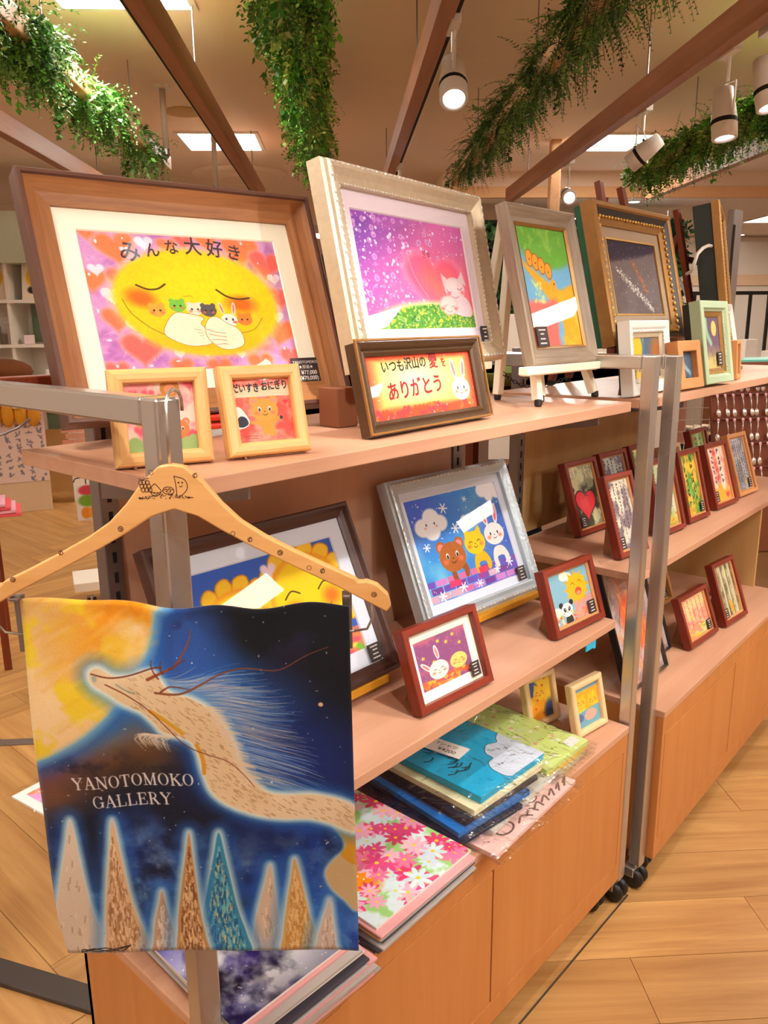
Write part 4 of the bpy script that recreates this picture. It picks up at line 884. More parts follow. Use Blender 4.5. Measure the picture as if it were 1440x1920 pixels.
# lamps of the same tracks above and behind the camera
KEYS = [(-.2, -.41, (.75, 1.0, 1.35), 1.0), (.95, -.41, (1.15, .95, .8), 1.1), (.9, -1.49, (1.45, .95, .75), 1.1), (1.55, -1.49, (2.15, .95, .85), .8), (-.1, -1.49, (1.15, 1.13, .9), 1.0), (1.0, -2.56, (2.4, 1.17, .9), .9), (2.15, -1.49, (2.5, .75, .5), .9),
        (.25, .66, (.4, .75, .95), .55), (1.4, .66, (1.1, .85, 1.25), .35), (1.75, .66, (2.0, .2, 0), .4), (.9, 1.7, (1.3, 3.4, 0), .9), (1.6, 1.7, (.9, 2.4, 2.4), .8), (1.5, -2.56, (2.6, .2, 0), .6)]
for a, b, tg, pw_ in KEYS:
    if pw_: spotlight(a, b, tg, 'white track spotlight outside the picture, aimed at the display', 'spotlights above the camera', pw_)

# ------------------------------------------------------------------ the two display units
def rack(x, y0, y1, z1, label, w=.03, cast=.05):
    """Inverted-U end rack of square steel tube: two posts and the bar joining their tops, on twin-wheel casters."""
    t = thing('steel_end_rack', label, 'rack', (x, y0, 0))
    D = y1-y0; z0 = .062
    for y in (0, D-w): MB().bx(-w/2, w/2, y, y+w, z0, z1).obj('post', m_chrome, t, bevel=.003)
    MB().bx(-w/2, w/2, w, D-w, z1-w, z1).obj('top_bar', m_chrome, t, bevel=.003)
    for y in (w/2, D-w/2): caster((0, y, 0), t)
    return t
def caster(p, t):
    cst = MB()
    for s in (-1, 1):
        M = Matrix.Translation((p[0]+s*.014, p[1], .026)) @ Matrix.Rotation(PI/2, 4, 'Y')
        cst.lathe([(.008, -.009), (.022, -.009), (.026, -.004), (.026, .004), (.022, .009), (.008, .009)], 18, M)
    w = cst.obj('caster', m_black, t, True)
    MB().bx(p[0]-.024, p[0]+.024, p[1]-.004, p[1]+.026, .03, .056).lathe([(.008, .05), (.008, .064)], 8, Matrix.Translation((p[0], p[1], 0))).obj('caster_fork', m_chrome, w, bevel=.004)
rack(.4555, .706, 1.66, 1.348, 'steel square-tube end rack at left, the hanger hooked on its top')
rack(1.660, .706, 1.55, 1.348, 'left one of the two steel racks standing close together at right')
def cabinet(x0, x1, y0, y1, z0, z1, split, t, lip=.012):
    """Carcass with two flush doors behind fine gaps."""
    b = MB(); top = .018
    b.bx(x0, x0+.018, y0+.018, y1, z0, z1-top).bx(x1-.018, x1, y0+.018, y1, z0, z1-top).bx(x0, x1, y1-.012, y1, z0, z1-top).bx(x0, x1, y0+.02, y1, z0, z0+.018)
    b.obj('carcass', m_laminate, t, bevel=.001)
    MB().bx(x0, x1, y0-.002, y1, z1-top, z1).obj('top_board', m_shelfw, t, bevel=.002)
    dz0, dz1 = z0+.054, z1-.066; g = .0022
    MB().bx(x0, x1, y0, y0+.018, z0, dz0-g).bx(x0, x1, y0, y0+.018, dz1+g, z1-top).bx(x0, x0+.018, y0, y0+.018, dz0-g, dz1+g).bx(x1-.018, x1, y0, y0+.018, dz0-g, dz1+g).obj('face_frame', m_laminate, t, bevel=.0008)
    MB().bx(x0+.018, x1-.018, y0+.017, y0+.02, dz0-g, dz1+g).obj('shadow_gap', m_joint, t)
    for a, c in ((x0+.018+g, split-g), (split+g, x1-.018-g)): MB().bx(a, c, y0, y0+.017, dz0, dz1).obj('door', m_laminate, t, bevel=.0008)
u1 = thing('display_cabinet', 'long beech base cabinet with flush doors under the near shelves', 'cabinet', (0, 0, 0))
cabinet(.482, 1.638, .706, 1.112, .075, .492, 1.08, u1)
for x in (.53, 1.59):
    for y in (.75, 1.06): caster((x, y, 0), u1)
# gondola frame: slotted uprights and back panel
g1 = thing('shelf_back_frame', 'slotted grey uprights with a beech back panel behind the near shelves', 'shelf frame', (0, 0, 0))
def upright(x, y, z0, z1, t, mat=m_grey):
    o = MB().bx(x-.016, x+.016, y, y+.03, z0, z1).obj('upright', mat, t, bevel=.002)
    s = MB(); z = z0+.05
    while z < z1-.03: s.bx(x-.0035, x+.0035, y-.0006, y+.001, z, z+.018); z += .0333
    s.obj('slots', m_dark, o)
upright(.614, 1.135, .40, 1.352, g1); upright(1.531, 1.135, .40, 1.352, g1)
MB().bx(.632, 1.513, 1.141, 1.153, .49, 1.222).obj('back_panel', m_back, g1)
def shelf(x0, x1, y0, y1, z, th, label, brk, slots=()):
    t = thing('shelf', label, 'shelf', ((x0+x1)/2, y0, z-th)); cx = (x0+x1)/2
    MB().bx(x0-cx, x1-cx, 0, y1-y0, 0, th).obj('board', m_shelfw, t, bevel=.0015)
    for x in brk:
        M = Matrix.Translation((x-cx, 0, 0))
        b = MB(); P = [(y1-y0, -.002), (.02, -.002), (.02, -.02), (.06, -.028), (y1-y0, -.07)]
        vs = [(x-cx+s, y, z_) for s in (-.002, .002) for y, z_ in P]; n = len(P)
        b.add(vs, [tuple(range(n)), tuple(range(n, 2*n))[::-1]]+[(i, n+i, n+(i+1) % n, (i+1) % n) for i in range(n)])
        b.obj('bracket', m_grey, t)
    return t
shelf(.482, 1.628, .745, 1.128, 1.25, .021, 'top beech shelf of the near unit, carrying the large paintings', (.6, 1.52))
shelf(.482, 1.622, .747, 1.128, .752, .0195, 'lower beech shelf of the near unit, in front of the back panel', (.6, 1.52))
# far unit, turned a hair
U2 = Matrix.Translation((1.77, .675, 0)) @ Matrix.Rotation(R(1.2), 4, 'Z')
def u2place(t): t.matrix_world = U2 @ t.matrix_world if False else U2
u2 = thing('display_cabinet', 'long beech base cabinet of the far unit, at the right edge', 'cabinet', (0, 0, 0))
cabinet(0, 1.14, 0, .45, .07, .486, .56, u2); u2.matrix_world = U2
for x in (.05, 1.08): caster((x, .05, 0), u2)
t = shelf(-.07, 1.5, .065, .46, 1.25, .021, 'top beech shelf of the far unit, carrying gold and green frames', (.2, 1.1)); t.matrix_world = U2 @ Matrix.Translation((.715, .065, 1.229))
t = shelf(.0, 1.5, .085, .48, .82, .0195, 'middle beech shelf of the far unit, lined with red frames', (.2, 1.1)); t.matrix_world = U2 @ Matrix.Translation((.75, .085, .8005))
g2 = thing('shelf_back_frame', 'grey uprights with a tan back panel behind the far shelves', 'shelf frame', (0, 0, 0))
upright(.125, .5, .40, 1.352, g2); upright(1.0, .5, .48, 1.34, g2, plain('pink_upright', (226, 170, 150), .5))
MB().bx(.15, .93, .505, .517, .822, 1.222).obj('back_panel', m_back2, g2); MB().bx(.15, 1.0, .505, .517, .486, .80).obj('lower_back_panel', m_back2, g2)
MB().bx(1.122, 1.138, .12, .5, .486, .8).obj('end_panel', m_back2, g2); g2.matrix_world = U2
rack(1.742, .690, 1.55, 1.346, 'right one of the two steel racks standing close together')

# floor strips
o = MB().bx(-.28, .9, -.03, .03, 0, .012).obj('cable_cover', plain('cable_cover_rubber', (62, 52, 46), .55), bevel=.004); at(o, (.523+.01, 1.625, 0), (0, 0, R(-66.5))); tag(o, 'dark brown rubber cable cover lying on floor at the lower left', 'cable cover')
o = MB().bx(-.02, .02, -1.1, .5, 0, .004).obj('floor_strip', metal('strip_metal', (150, 140, 136), .4)); at(o, AB(2.575, 1.2), R45); tag(o, 'flat grey metal joint strip crossing floor left of the towel', 'strip')
o = MB().bx(1.1, 1.69, .698, .702, 0, .0015).obj('floor_seam', plain('seam_metal', (74, 60, 48), .5)); tag(o, 'thin dark metal seam on floor along the near cabinet front', 'strip')
# ------------------------------------------------------------------ framed pictures
m_glass = glass('pane_glass', gloss=.55)
m_paper = plain('mat_cream', (250, 248, 226), .8, var=.015)
m_lilac = plain('mat_lilac', (232, 218, 226), .8, var=.015)
m_bluem = plain('mat_pale_blue', (222, 232, 246), .8, var=.015)
m_board = plain('brown_card', (150, 100, 66), .75)
m_tag = plain('price_tag', (54, 44, 44), .5)
m_ink = plain('white_ink', (236, 232, 226), .6)
m_walnut = wood('walnut_edge', (84, 54, 44), (106, 70, 54), 'x', 16, 12, .4, 'UV'); m_brown = wood('walnut_slope', (138, 88, 52), (180, 124, 76), 'x', 16, 10, .42, 'UV')
m_red = wood('mahogany', (112, 40, 26), (142, 56, 36), 'x', 18, 12, .35, 'UV'); m_pine = wood('pale_frame_wood', (216, 164, 96), (236, 190, 126), 'x', 18, 12, .4, 'UV')
m_cream = wood('cream_frame_wood', (226, 190, 136), (238, 208, 160), 'x', 18, 12, .4, 'UV'); m_tan = wood('tan_frame_wood', (196, 132, 78), (214, 152, 98), 'x', 18, 12, .4, 'UV')
m_gwood = wood('grey_limed_wood', (122, 104, 86), (162, 144, 122), 'x', 20, 16, .5, 'UV'); m_dwal = wood('dark_walnut', (70, 48, 44), (98, 68, 60), 'x', 18, 12, .35, 'UV')
m_champ = plain('champagne_leaf', (206, 190, 160), .38, .35, .14, 90, .3); m_lace = plain('silver_lace', (232, 228, 218), .35, .45, .2, 300, .8)
m_gold = plain('aged_gold', (158, 114, 58), .38, .45, .2, 60, .3); m_dgold = plain('bright_gold', (222, 176, 92), .28, .7, .15, 120, .4)
m_bronze = plain('dark_bronze', (84, 60, 38), .4, .3, .2, 80, .2); m_silver = plain('blue_silver', (186, 200, 208), .35, .4, .1, 120, .5)
m_mint = plain('mint_paint', (172, 192, 156), .5, 0, .06, 60); m_whitef = plain('white_frame_paint', (222, 222, 216), .45, 0, .04, 60); m_green = plain('green_board', (28, 92, 62), .6)
m_dgreen = plain('dark_green_box', (26, 36, 28), .5); m_blackf = plain('black_frame', (34, 30, 30), .35)
def flat(mw, d): return [(0, d), (0, .0015), (.0015, 0), (mw-.0015, 0), (mw, .0015), (mw, d)]
def rnd(mw, d): return [(0, d), (0, mw*.35), (mw*.12, mw*.12), (mw*.35, 0), (mw*.7, 0), (mw*.92, mw*.1), (mw, mw*.3), (mw, d)]
def frame(label, xyz, yaw, w, h, tilt, prof, mat, pic=None, matw=0, matm=None, tagp=None, strut=0, group=None, liner=None, name='framed_picture', box=None, pane=True, picrough=.55, tagtext=None, easel_=False):
    d = max(p[1] for p in prof); mw = max(p[0] for p in prof); t_ = R(tilt)
    lift = 0 if easel_ else (d+(box[0] if box else 0))*math.sin(t_)
    kk = (H_EYE-xyz[2]-lift)/(H_EYE-xyz[2]); w *= kk; h *= kk      # keep the measured outline once the back edge rests on the shelf
    t = thing(name, label, 'picture', (xyz[0]*kk, xyz[1]*kk, xyz[2]+lift), (-t_, 0, R(yaw)), group)
    mb = MB(); mb.ring(w, h, prof); fr = mb.obj('moulding', mat, t)
    iw, ih = w-2*mw, h-2*mw; yp = d*.55; ins = 0
    if liner: lw, lm = liner; MB().ring(iw, ih, [(0, yp), (0, yp-.006), (lw, yp-.002), (lw, yp)], 0, mw).obj('liner', lm, t); ins = lw
    if matw: MB().ring(iw-2*ins, ih-2*ins, [(0, yp+.004), (0, yp), (matw-.002, yp), (matw, yp+.0025), (matw, yp+.004)], 0, mw+ins).obj('mat_board', matm, t); ins += matw
    yq = yp+(.0025 if matw else 0); pw_, ph_ = iw-2*ins, ih-2*ins; z0 = mw+ins
    if pic is not None:
        MB().quad([(-pw_/2, yq, z0), (pw_/2, yq, z0), (pw_/2, yq, z0+ph_), (-pw_/2, yq, z0+ph_)]).obj('picture', picture_mat(pic, picrough), t)
    if pane: MB().quad([(-iw/2, yp-.003, mw), (iw/2, yp-.003, mw), (iw/2, yp-.003, h-mw), (-iw/2, yp-.003, h-mw)]).obj('glass', m_glass, t)
    MB().bx(-iw/2-.004, iw/2+.004, yp+.005 if pic is not None else d-.002, d+.001, mw-.004, h-mw+.004).obj('back_board', m_board if not box else box[1], t)
    if box: MB().bx(-w/2+.004, w/2-.004, d, d+box[0], .004, h-.004).obj('back_box', box[1], t, bevel=.002)
    if tagp:
        x, z, tw, th = tagp; tg = MB().bx(x-tw/2, x+tw/2, yp-.0055, yp-.0045, z, z+th).obj('price_tag', m_tag, t)
        if tagtext:
            ls = join(*[text_mb(s, th*sz, x+dx*tw, z+th*q, yp-.0058, align='CENTER', bold=.0) for s, q, sz, dx in tagtext]); ls.obj('lettering', m_ink, tg)
        else:
            s = MB()
            for q, ln in ((.80, .62), (.60, .36), (.36, .46), (.14, .6)):
                e = x-tw*ln/2
                while e < x+tw*ln/2-tw*.05: g_ = tw*rng.uniform(.05, .09); s.bx(e, e+g_*.7, yp-.0058, yp-.0056, z+th*q, z+th*(q+.07)); e += g_
            s.obj('print_lines', m_ink, tg)
    if strut:
        def loc(yw, zw): return (yw*math.cos(t_)-zw*math.sin(t_), yw*math.sin(t_)+zw*math.cos(t_))
        top = (d+.001, h*.62); zf = -d*math.sin(t_); foot = loc(strut+h*.3*math.sin(t_), zf+.001); foot2 = loc(strut+h*.3*math.sin(t_)-.035, zf+.001)
        sw = min(.05, w*.3); P = [top, (top[0], top[1]-.05), foot2, foot]
        vs = [(x, y, z) for x in (-.0015, .0015) for y, z in P]
        MB().add(vs, [(0, 1, 2, 3), (7, 6, 5, 4)]+[(i, 4+i, 4+(i+1) % 4, (i+1) % 4) for i in range(4)]).obj('strut', m_board, t).location.x = -w*.5+.012 if strut < 0 else -w*.32
    t['_d'] = d
    return t
def bumps(t, w, h, inset, y, n, r, mat, name='carved_trim', sides=(0, 1, 2, 3), big=1):
    """A run of carved leaves along the moulding."""
    mb = MB(); L = [((-w/2+inset, inset), (w/2-inset, inset)), ((w/2-inset, inset), (w/2-inset, h-inset)), ((w/2-inset, h-inset), (-w/2+inset, h-inset)), ((-w/2+inset, h-inset), (-w/2+inset, inset))]
    for s in sides:
        (x0, z0), (x1, z1) = L[s]; m = max(4, int(n*math.hypot(x1-x0, z1-z0)))
        for i in range(m):
            f = (i+.5)/m; c = (x0+(x1-x0)*f, y, z0+(z1-z0)*f); k = 1+.25*math.sin(i*2.1)
            al = abs(x1-x0)*.42/m; az = abs(z1-z0)*.42/m
            mb.blob(c, (max(al, r*k), r*.9, max(az, r*k)), 6, 4)
    o = mb.obj(name, mat, t, True); stuff(o); del o['kind']; return o
def words(t, s, size, x, z, y, mat, rot=0, bold=.012, sq=.95, shear=0): text_mb(s, size, x, z, y, rot, bold*size, 'CENTER', sq, shear).obj('lettering', mat, t)
m_brush = plain('brush_ink', (70, 52, 56), .7); m_redink = plain('red_ink', (166, 36, 50), .7); m_sumi = plain('dark_ink', (52, 44, 34), .7)
ZT, ZS, ZC, ZM, ZC2 = 1.2505, .7525, .4925, .8205, .487

# top shelf, near unit
scoop = [(0, .036), (0, .003), (.002, 0), (.008, 0), (.011, .003)]
t = frame('large walnut-framed painting of a yellow moon face among red hearts', (.762, 1.012, 1.288), -9.5, .492, .376, 20.0, [(0, .036), (0, .002), (.002, 0), (.007, 0), (.009, .004), (.009, .036)], m_walnut, pane=False, easel_=True)
MB().ring(.474, .358, [(0, .034), (0, .004), (.008, .011), (.018, .017), (.03, .020), (.036, .021), (.036, .034)], 0, .009).obj('inner_slope', m_brown, t)
iw, ih = .402, .286
MB().ring(iw, ih, [(0, .030), (0, .026), (.031, .026), (.033, .028), (.033, .030)], 0, .045).obj('mat_board', m_paper, t)
MB().quad([(-iw/2+.033, .028, .078), (iw/2-.033, .028, .078), (iw/2-.033, .028, .045+ih-.033), (-iw/2+.033, .028, .045+ih-.033)]).obj('picture', picture_mat(pic_moon()), t)
MB().quad([(-iw/2, .0238, .045), (iw/2, .0238, .045), (iw/2, .0238, .045+ih), (-iw/2, .0238, .045+ih)]).obj('glass', m_glass, t)
for s, x, z, r_, sz in (('み', -.094, .268, -.1, .036), ('ん', -.055, .276, .1, .026), ('な', -.022, .282, .05, .026), ('大', .014, .283, -.03, .032), ('好', .052, .281, -.1, .032), ('き', .086, .277, -.2, .03)): words(t, s, sz, x, z-.012, .0276, m_brush, r_, .014)
tg = MB().bx(.148, .203, .022, .023, .046, .088).obj('price_tag', m_tag, t)
join(text_mb('YANOTOMOKO', .0068, .1755, .078, .0216), text_mb('★原画★', .0075, .1755, .069, .0216), text_mb('¥77,000', .0098, .180, .0585, .0216, bold=.0001), text_mb('(¥70,000)', .0098, .178, .0488, .0216, bold=.0001)).obj('lettering', m_ink, tg)
# lacquer stand below it
st = thing('plate_stand', 'red lacquer stand holding up the walnut-framed moon painting', 'stand', (.762, 1.02, ZT), (0, 0, R(-9.5)))
mr_ = plain('red_lacquer', (206, 42, 24), .3)
MB().bx(-.11, .11, -.012, .012, .024, .034).bx(-.11, .11, -.016, .016, .012, .021).obj('rails', mr_, st, bevel=.003)
for x in (-.1, .1): MB().bx(x-.008, x+.008, -.014, .10, 0, .012).bx(x-.006, x+.006, .088, .098, .01, .05).obj('arm', mr_, st, bevel=.002)
# pink picture on its easel
champ = [(0, .042), (0, .014), (.004, .010), (.005, .004), (.009, 0), (.015, .002), (.026, .008), (.036, .012), (.039, .012), (.039, .042)]
t = frame('square silver-framed painting of a pink heart and white cat on a green hill', (1.20, .919, 1.3456), 6.9, .516, .343, 11.9, champ, m_champ, pic_pink(), .032, m_lilac, (.208, .036, .03, .036), easel_=True)
bumps(t, .516, .343, .0095, .0015, 75, .0028, m_lace, 'lace_edge'); bumps(t, .516, .343, .0375, .0115, 110, .0016, m_lace, 'inner_lace_edge')
words(t, 'ぎゅ', .016, .036, .205, .0254, m_redink, .1, .01)
m_easelw = plain('white_easel_paint', (240, 230, 206), .45, var=.03)
m_easelb = wood('brown_easel_wood', (110, 46, 22), (136, 60, 30), 'z', 6, 12, .4); m_easely = wood('yellow_easel_wood', (206, 142, 30), (226, 164, 50), 'z', 6, 12, .45)
def easel(label, P, mat, group=None, w=.022):
    """P: dict of world points - front leg feet/tips, rear legs, ledge ends."""
    o = Vector(P['org']); t = thing('tabletop_easel', label, 'easel', o, (0, 0, 0), group); L_ = lambda p: Vector(p)-o
    for a, b in P['legs']:
        d = (L_(b)-L_(a)).normalized()
        g = MB().bar(L_(a)+d*.012, L_(b), w, w*.75, (0, -1, 0)).obj('leg', mat, t, bevel=.002)
        MB().lathe([(.007, 0), (.0085, .004), (.0075, .014)], 10, Matrix.Translation(L_(a))).obj('rubber_foot', m_black, g)
    for a, b in P['ledge']: MB().bar(L_(a), L_(b), .022, .016).obj('ledge', mat, t, bevel=.002)
    for a, b in P.get('cross', ()): MB().bar(L_(a), L_(b), .014, .018).obj('crossbar', mat, t, bevel=.002)
    if 'chain' in P:
        a, m, b = (np.array(L_(q)) for q in P['chain']); mb = MB(); n = 22
        for i in range(n):
            f = (i+.5)/n; c = (1-f)**2*a+2*f*(1-f)*m+f*f*b; dv = -2*(1-f)*a+2*(1-2*f)*m+2*f*b; dv = Vector(dv).normalized()
            s = dv.cross(Vector((0, 0, 1))).normalized(); u_ = s if i % 2 else dv.cross(s)
            mb.tube([Vector(c)+dv*math.cos(k*PI/4)*.0062+u_*math.sin(k*PI/4)*.0036 for k in range(8)], .0009, 4, True)
        mb.obj('chain', m_black, t)
    return t
easel('white tabletop easel mostly hidden behind the pink-heart painting', dict(org=(1.2, 1.0, ZT), legs=[((1.09, .965, ZT), (1.18, 1.07, 1.62)), ((1.32, .985, ZT), (1.24, 1.075, 1.62)), ((1.2, 1.12, ZT), (1.205, 1.09, 1.6))], ledge=[((.99, .928, 1.333), (1.40, .963, 1.333))]), m_easelw)
# grey wooden frame on the white easel
t = frame('grey limed-wood framed picture of yellow cats sliding, standing on a white easel', (1.526, .842, 1.335), -1, .268, .328, 14.3, [(0, .026), (0, .002), (.004, 0), (.012, .003), (.024, .009), (.034, .010), (.034, .026)], m_gwood, pic_slope(), 0, None, (-.07, .038, .042, .042), liner=(.006, m_gold), easel_=True)
easel('white tabletop easel with black chain, holding the grey wooden frame', dict(org=(1.55, .87, ZT), legs=[((1.424, .853, ZT), (1.53, .975, 1.66)), ((1.683, .860, ZT), (1.585, .975, 1.66)), ((1.496, 1.001, ZT), (1.515, .985, 1.66)), ((1.53, 1.09, ZT), (1.50, .995, 1.655)), ((1.512, .90, ZT), (1.53, .93, 1.40))],
      ledge=[((1.345, .842, 1.3255), (1.695, .842, 1.3255)), ((1.375, .858, 1.322), (1.665, .858, 1.322))], chain=((1.50, .99, 1.31), (1.52, .93, 1.25), (1.60, .87, 1.31))), m_easelw)
t = frame('wide bronze-framed message picture with a rabbit, standing on the shelf front', (1.062, .828, ZT), 2.7, .342, .146, 13.1, [(0, .026), (0, .004), (.003, .001), (.008, .003), (.012, .008), (.016, .006), (.021, .009), (.021, .026)], m_bronze, pic_thanks(), 0, None, None, .05)
MB().ring(.342, .146, [(.0005, .003), (.001, -.0005), (.004, -.0005), (.0045, .003)]).obj('gilt_edge', m_gold, t)
for s, x, z, sz, m, r_ in (('いつも', -.075, .096, .021, m_sumi, .02), ('沢山の', -.015, .099, .021, m_sumi, .03), ('愛', .034, .098, .027, m_redink, .02), ('を', .063, .098, .017, m_redink, 0), ('ありがとう', -.024, .055, .032, m_redink, .05)): words(t, s, sz, x, z, .0138, m, r_, .02)
t = frame('small pale wooden frame with two bears, behind the steel post', (.543, .852, ZT), -22.6, .121, .120, 8.2, rnd(.0175, .022), m_pine, pic_bears(), strut=.03)
t = frame('small pale wooden frame with a bear and rice ball, clear of the steel post', (.686, .817, ZT), -16.3, .119, .122, 15.3, rnd(.0175, .022), m_pine, pic_rice(), strut=.03)
words(t, 'だいすき', .0135, -.021, .0845, .0115, m_sumi, 0, .03, .72); words(t, 'おにぎり', .0135, .020, .0865, .0115, m_sumi, .04, .03, .72)
o = MB().bx(-.022, .022, 0, .05, 0, .066).obj('wooden_block', plain('block_brown', (128, 76, 46), .6), bevel=.002); at(o, (.945, .93, ZT), (0, 0, R(-5))); tag(o, 'brown wooden block on the shelf between moon and pink paintings', 'block')
# gold picture on its brown easel, and the tall one beyond
t = frame('ornate gold and black framed painting of a spray of stars', (2.018, .868, 1.363), 0, .445, .348, 13.4, [(0, .036), (0, .004), (.004, 0), (.012, 0), (.016, .004), (.016, .036)], m_gold, None, box=(.018, m_green), pane=False, easel_=True)
MB().ring(.413, .316, [(0, .034), (0, .005), (.016, .012), (.016, .034)], 0, .016).obj('black_band', m_blackf, t)
MB().ring(.381, .284, [(0, .034), (0, .012), (.012, .016), (.020, .019), (.020, .034)], 0, .032).obj('inner_gold', m_gold, t)
bumps(t, .445, .348, .034, .0105, 62, .0042, m_dgold); iw, ih = .341, .244
MB().ring(iw, ih, [(0, .03), (0, .024), (.026, .024), (.028, .027), (.028, .03)], 0, .052).obj('mat_board', plain('mat_taupe', (170, 150, 126), .8), t); MB().ring(iw-.052, ih-.052, [(0, .028), (0, .0225), (.004, .0225), (.004, .028)], 0, .078).obj('gold_fillet', m_dgold, t)
MB().quad([(-iw/2+.029, .027, .081), (iw/2-.029, .027, .081), (iw/2-.029, .027, .052+ih-.029), (-iw/2+.029, .027, .052+ih-.029)]).obj('picture', picture_mat(pic_night()), t); MB().quad([(-iw/2, .021, .052), (iw/2, .021, .052), (iw/2, .021, .052+ih), (-iw/2, .021, .052+ih)]).obj('glass', m_glass, t)
easel('reddish brown easel behind the gold and black framed painting', dict(org=(2.02, .9, ZT), legs=[((1.95, .895, ZT), (1.985, 1.035, 1.768)), ((2.155, .90, ZT), (2.11, 1.035, 1.768)), ((2.08, 1.15, ZT), (2.05, 1.05, 1.74)), ((1.93, 1.12, ZT), (2.0, 1.07, 1.60))], ledge=[((1.80, .885, 1.352), (2.24, .885, 1.352))]), m_easelb)
t = frame('tall gilt frame seen nearly edge-on, backed by a dark green box', (2.61, .875, 1.36), 17, .36, .40, 9, [(0, .024), (0, .004), (.004, 0), (.010, .003), (.018, .001), (.026, .006), (.026, .024)], m_gold, pic_night(7, 200, 240, (40, 44, 70), (90, 90, 110)), 0, None, None, box=(.05, m_dgreen), easel_=True)
bumps(t, .36, .40, .014, .001, 90, .002, m_dgold)
easel('reddish brown easel behind the edge-on gilt frame', dict(org=(2.6, 1.0, ZT), legs=[((2.52, .93, ZT), (2.43, 1.01, 1.74)), ((2.74, .95, ZT), (2.66, 1.02, 1.74)), ((2.5, 1.15, ZT), (2.58, 1.06, 1.68))], ledge=[((2.44, .905, 1.35), (2.8, .985, 1.35))], cross=[((2.47, .99, 1.60), (2.65, 1.01, 1.60))]), m_easelb)
cab_ = plain('white_cord', (222, 216, 206), .5)
o = MB().tube([(2.42, .895, 1.628), (2.37, .885, 1.626), (2.332, .885, 1.617), (2.300, .887, 1.60), (2.290, .89, 1.575), (2.305, .90, 1.555), (2.345, .93, 1.55)], .005, 8).obj('electric_cord', cab_, smooth=True); tag(o, 'short white cord looped over the dark green box', 'cord')
o = MB().tube([(2.56, 1.04, 1.55), (2.54, 1.0, 1.50), (2.53, .985, 1.40), (2.50, .97, 1.30), (2.47, .96, ZT+.004)], .004, 8).tube([(2.57, 1.04, 1.54), (2.58, .99, 1.44), (2.55, .98, 1.36), (2.51, .972, 1.31)], .004, 8).obj('electric_cord', cab_, smooth=True); tag(o, 'thin white cord hanging between the gold frame and brown easel', 'cord')
# small frames along the far top shelf
t = frame('small white frame with beaded gilt inner edge, behind the right steel posts', (1.872, .800, ZT), 4, .262, .172, 7, [(0, .03), (0, .002), (.003, 0), (.015, .002), (.02, .006), (.026, .007), (.026, .03)], m_whitef, pic_aurora(0), 0, None, (.062, .036, .034, .04), liner=(.012, m_champ), box=(.006, m_blackf), strut=.05); bumps(t, .262, .172, .028, .0065, 120, .0018, m_lace)
t = frame('small orange wooden frame with a blue night picture, next to the mint frame', (2.056, .775, ZT), -2, .135, .122, 10.6, flat(.026, .03), m_tan, pic_aurora(1), strut=.03)
t = frame('mint green frame with gilt inner edge and crescent picture', (2.276, .783, ZT), -2, .19, .225, 9.9, [(0, .03), (0, .002), (.002, 0), (.018, 0), (.022, .005), (.026, .008), (.026, .03)], m_mint, pic_aurora(2), 0, None, (.036, .046, .028, .036), liner=(.014, m_gold), box=(.02, m_blackf), strut=.05); bumps(t, .19, .225, .027, .0065, 110, .002, m_dgold)
t = frame('narrow orange wooden frame turned edge-on at the far top shelf', (2.47, .80, ZT), 12, .10, .112, 4, flat(.012, .022), m_tan, pic_aurora(1), strut=.07)
t = frame('grey-white frame turned edge-on at right end of the top shelf', (2.70, .88, ZT), 11, .18, .225, 12, [(0, .03), (0, .002), (.003, 0), (.014, .003), (.02, .008), (.026, .008), (.026, .03)], m_whitef, pic_aurora(2), liner=(.008, m_champ), box=(.012, m_blackf), strut=.06)

# lower shelf, near unit
t = frame('dark walnut-framed picture of two smiling suns, behind the hanger', (.832, .905, .787), 0, .445, .333, 24.9, [(0, .03), (0, .003), (.003, 0), (.008, .001), (.013, .008), (.02, .012), (.026, .014), (.026, .03)], m_dwal, pic_suns(), .032, m_bluem, (.178, .029, .034, .032), easel_=True)
easel('yellow wooden easel under the smiling suns picture', dict(org=(.84, .95, ZS), legs=[((.72, .945, ZS), (.80, 1.095, 1.06)), ((.955, .945, ZS), (.88, 1.095, 1.06)), ((.84, 1.118, ZS), (.84, 1.108, 1.02))], ledge=[((.66, .915, .777), (1.015, .915, .777))]), m_easely)
t = frame('blue-silver framed picture of bear, cat and rabbit in snow', (1.418, .948, .789), -3.5, .415, .332, 22.7, [(0, .036), (0, .010), (.004, .007), (.006, .002), (.010, 0), (.018, .003), (.026, .009), (.030, .010), (.030, .036)], m_silver, pic_snow(), .020, m_bluem, (.155, .034, .03, .034), easel_=True)
bumps(t, .415, .332, .010, .001, 80, .0022, m_lace, 'lace_edge')
easel('yellow wooden easel under the blue-silver framed snow picture', dict(org=(1.42, .99, ZS), legs=[((1.30, 1.005, ZS), (1.395, 1.115, 1.0)), ((1.515, 1.0, ZS), (1.45, 1.115, 1.0)), ((1.42, 1.118, ZS), (1.42, 1.112, 1.0))], ledge=[((1.24, .963, .778), (1.60, .945, .778))]), m_easely)
RF = flat(.0135, .024)
t = frame('mahogany frame with white rabbit and cat under yellow stars', (1.076, .785, ZS), -3.6, .203, .152, 19.4, RF, m_red, pic_bunny(), .018, m_paper, (.066, .021, .024, .027), strut=.06)
t = frame('mahogany frame with a panda and laughing sun, at the shelf corner', (1.530, .780, ZS), -4.2, .195, .150, 18.3, RF, m_red, pic_panda(), 0, None, (.063, .019, .026, .03), liner=(.005, m_tan), strut=.06)
t = frame('small cream wooden frame of a yellow cat, farther of the cabinet-top pair', (1.517, .853, ZC), -9.5, .108, .124, 12.8, rnd(.0145, .02), m_cream, pic_yellow(0), strut=.035)
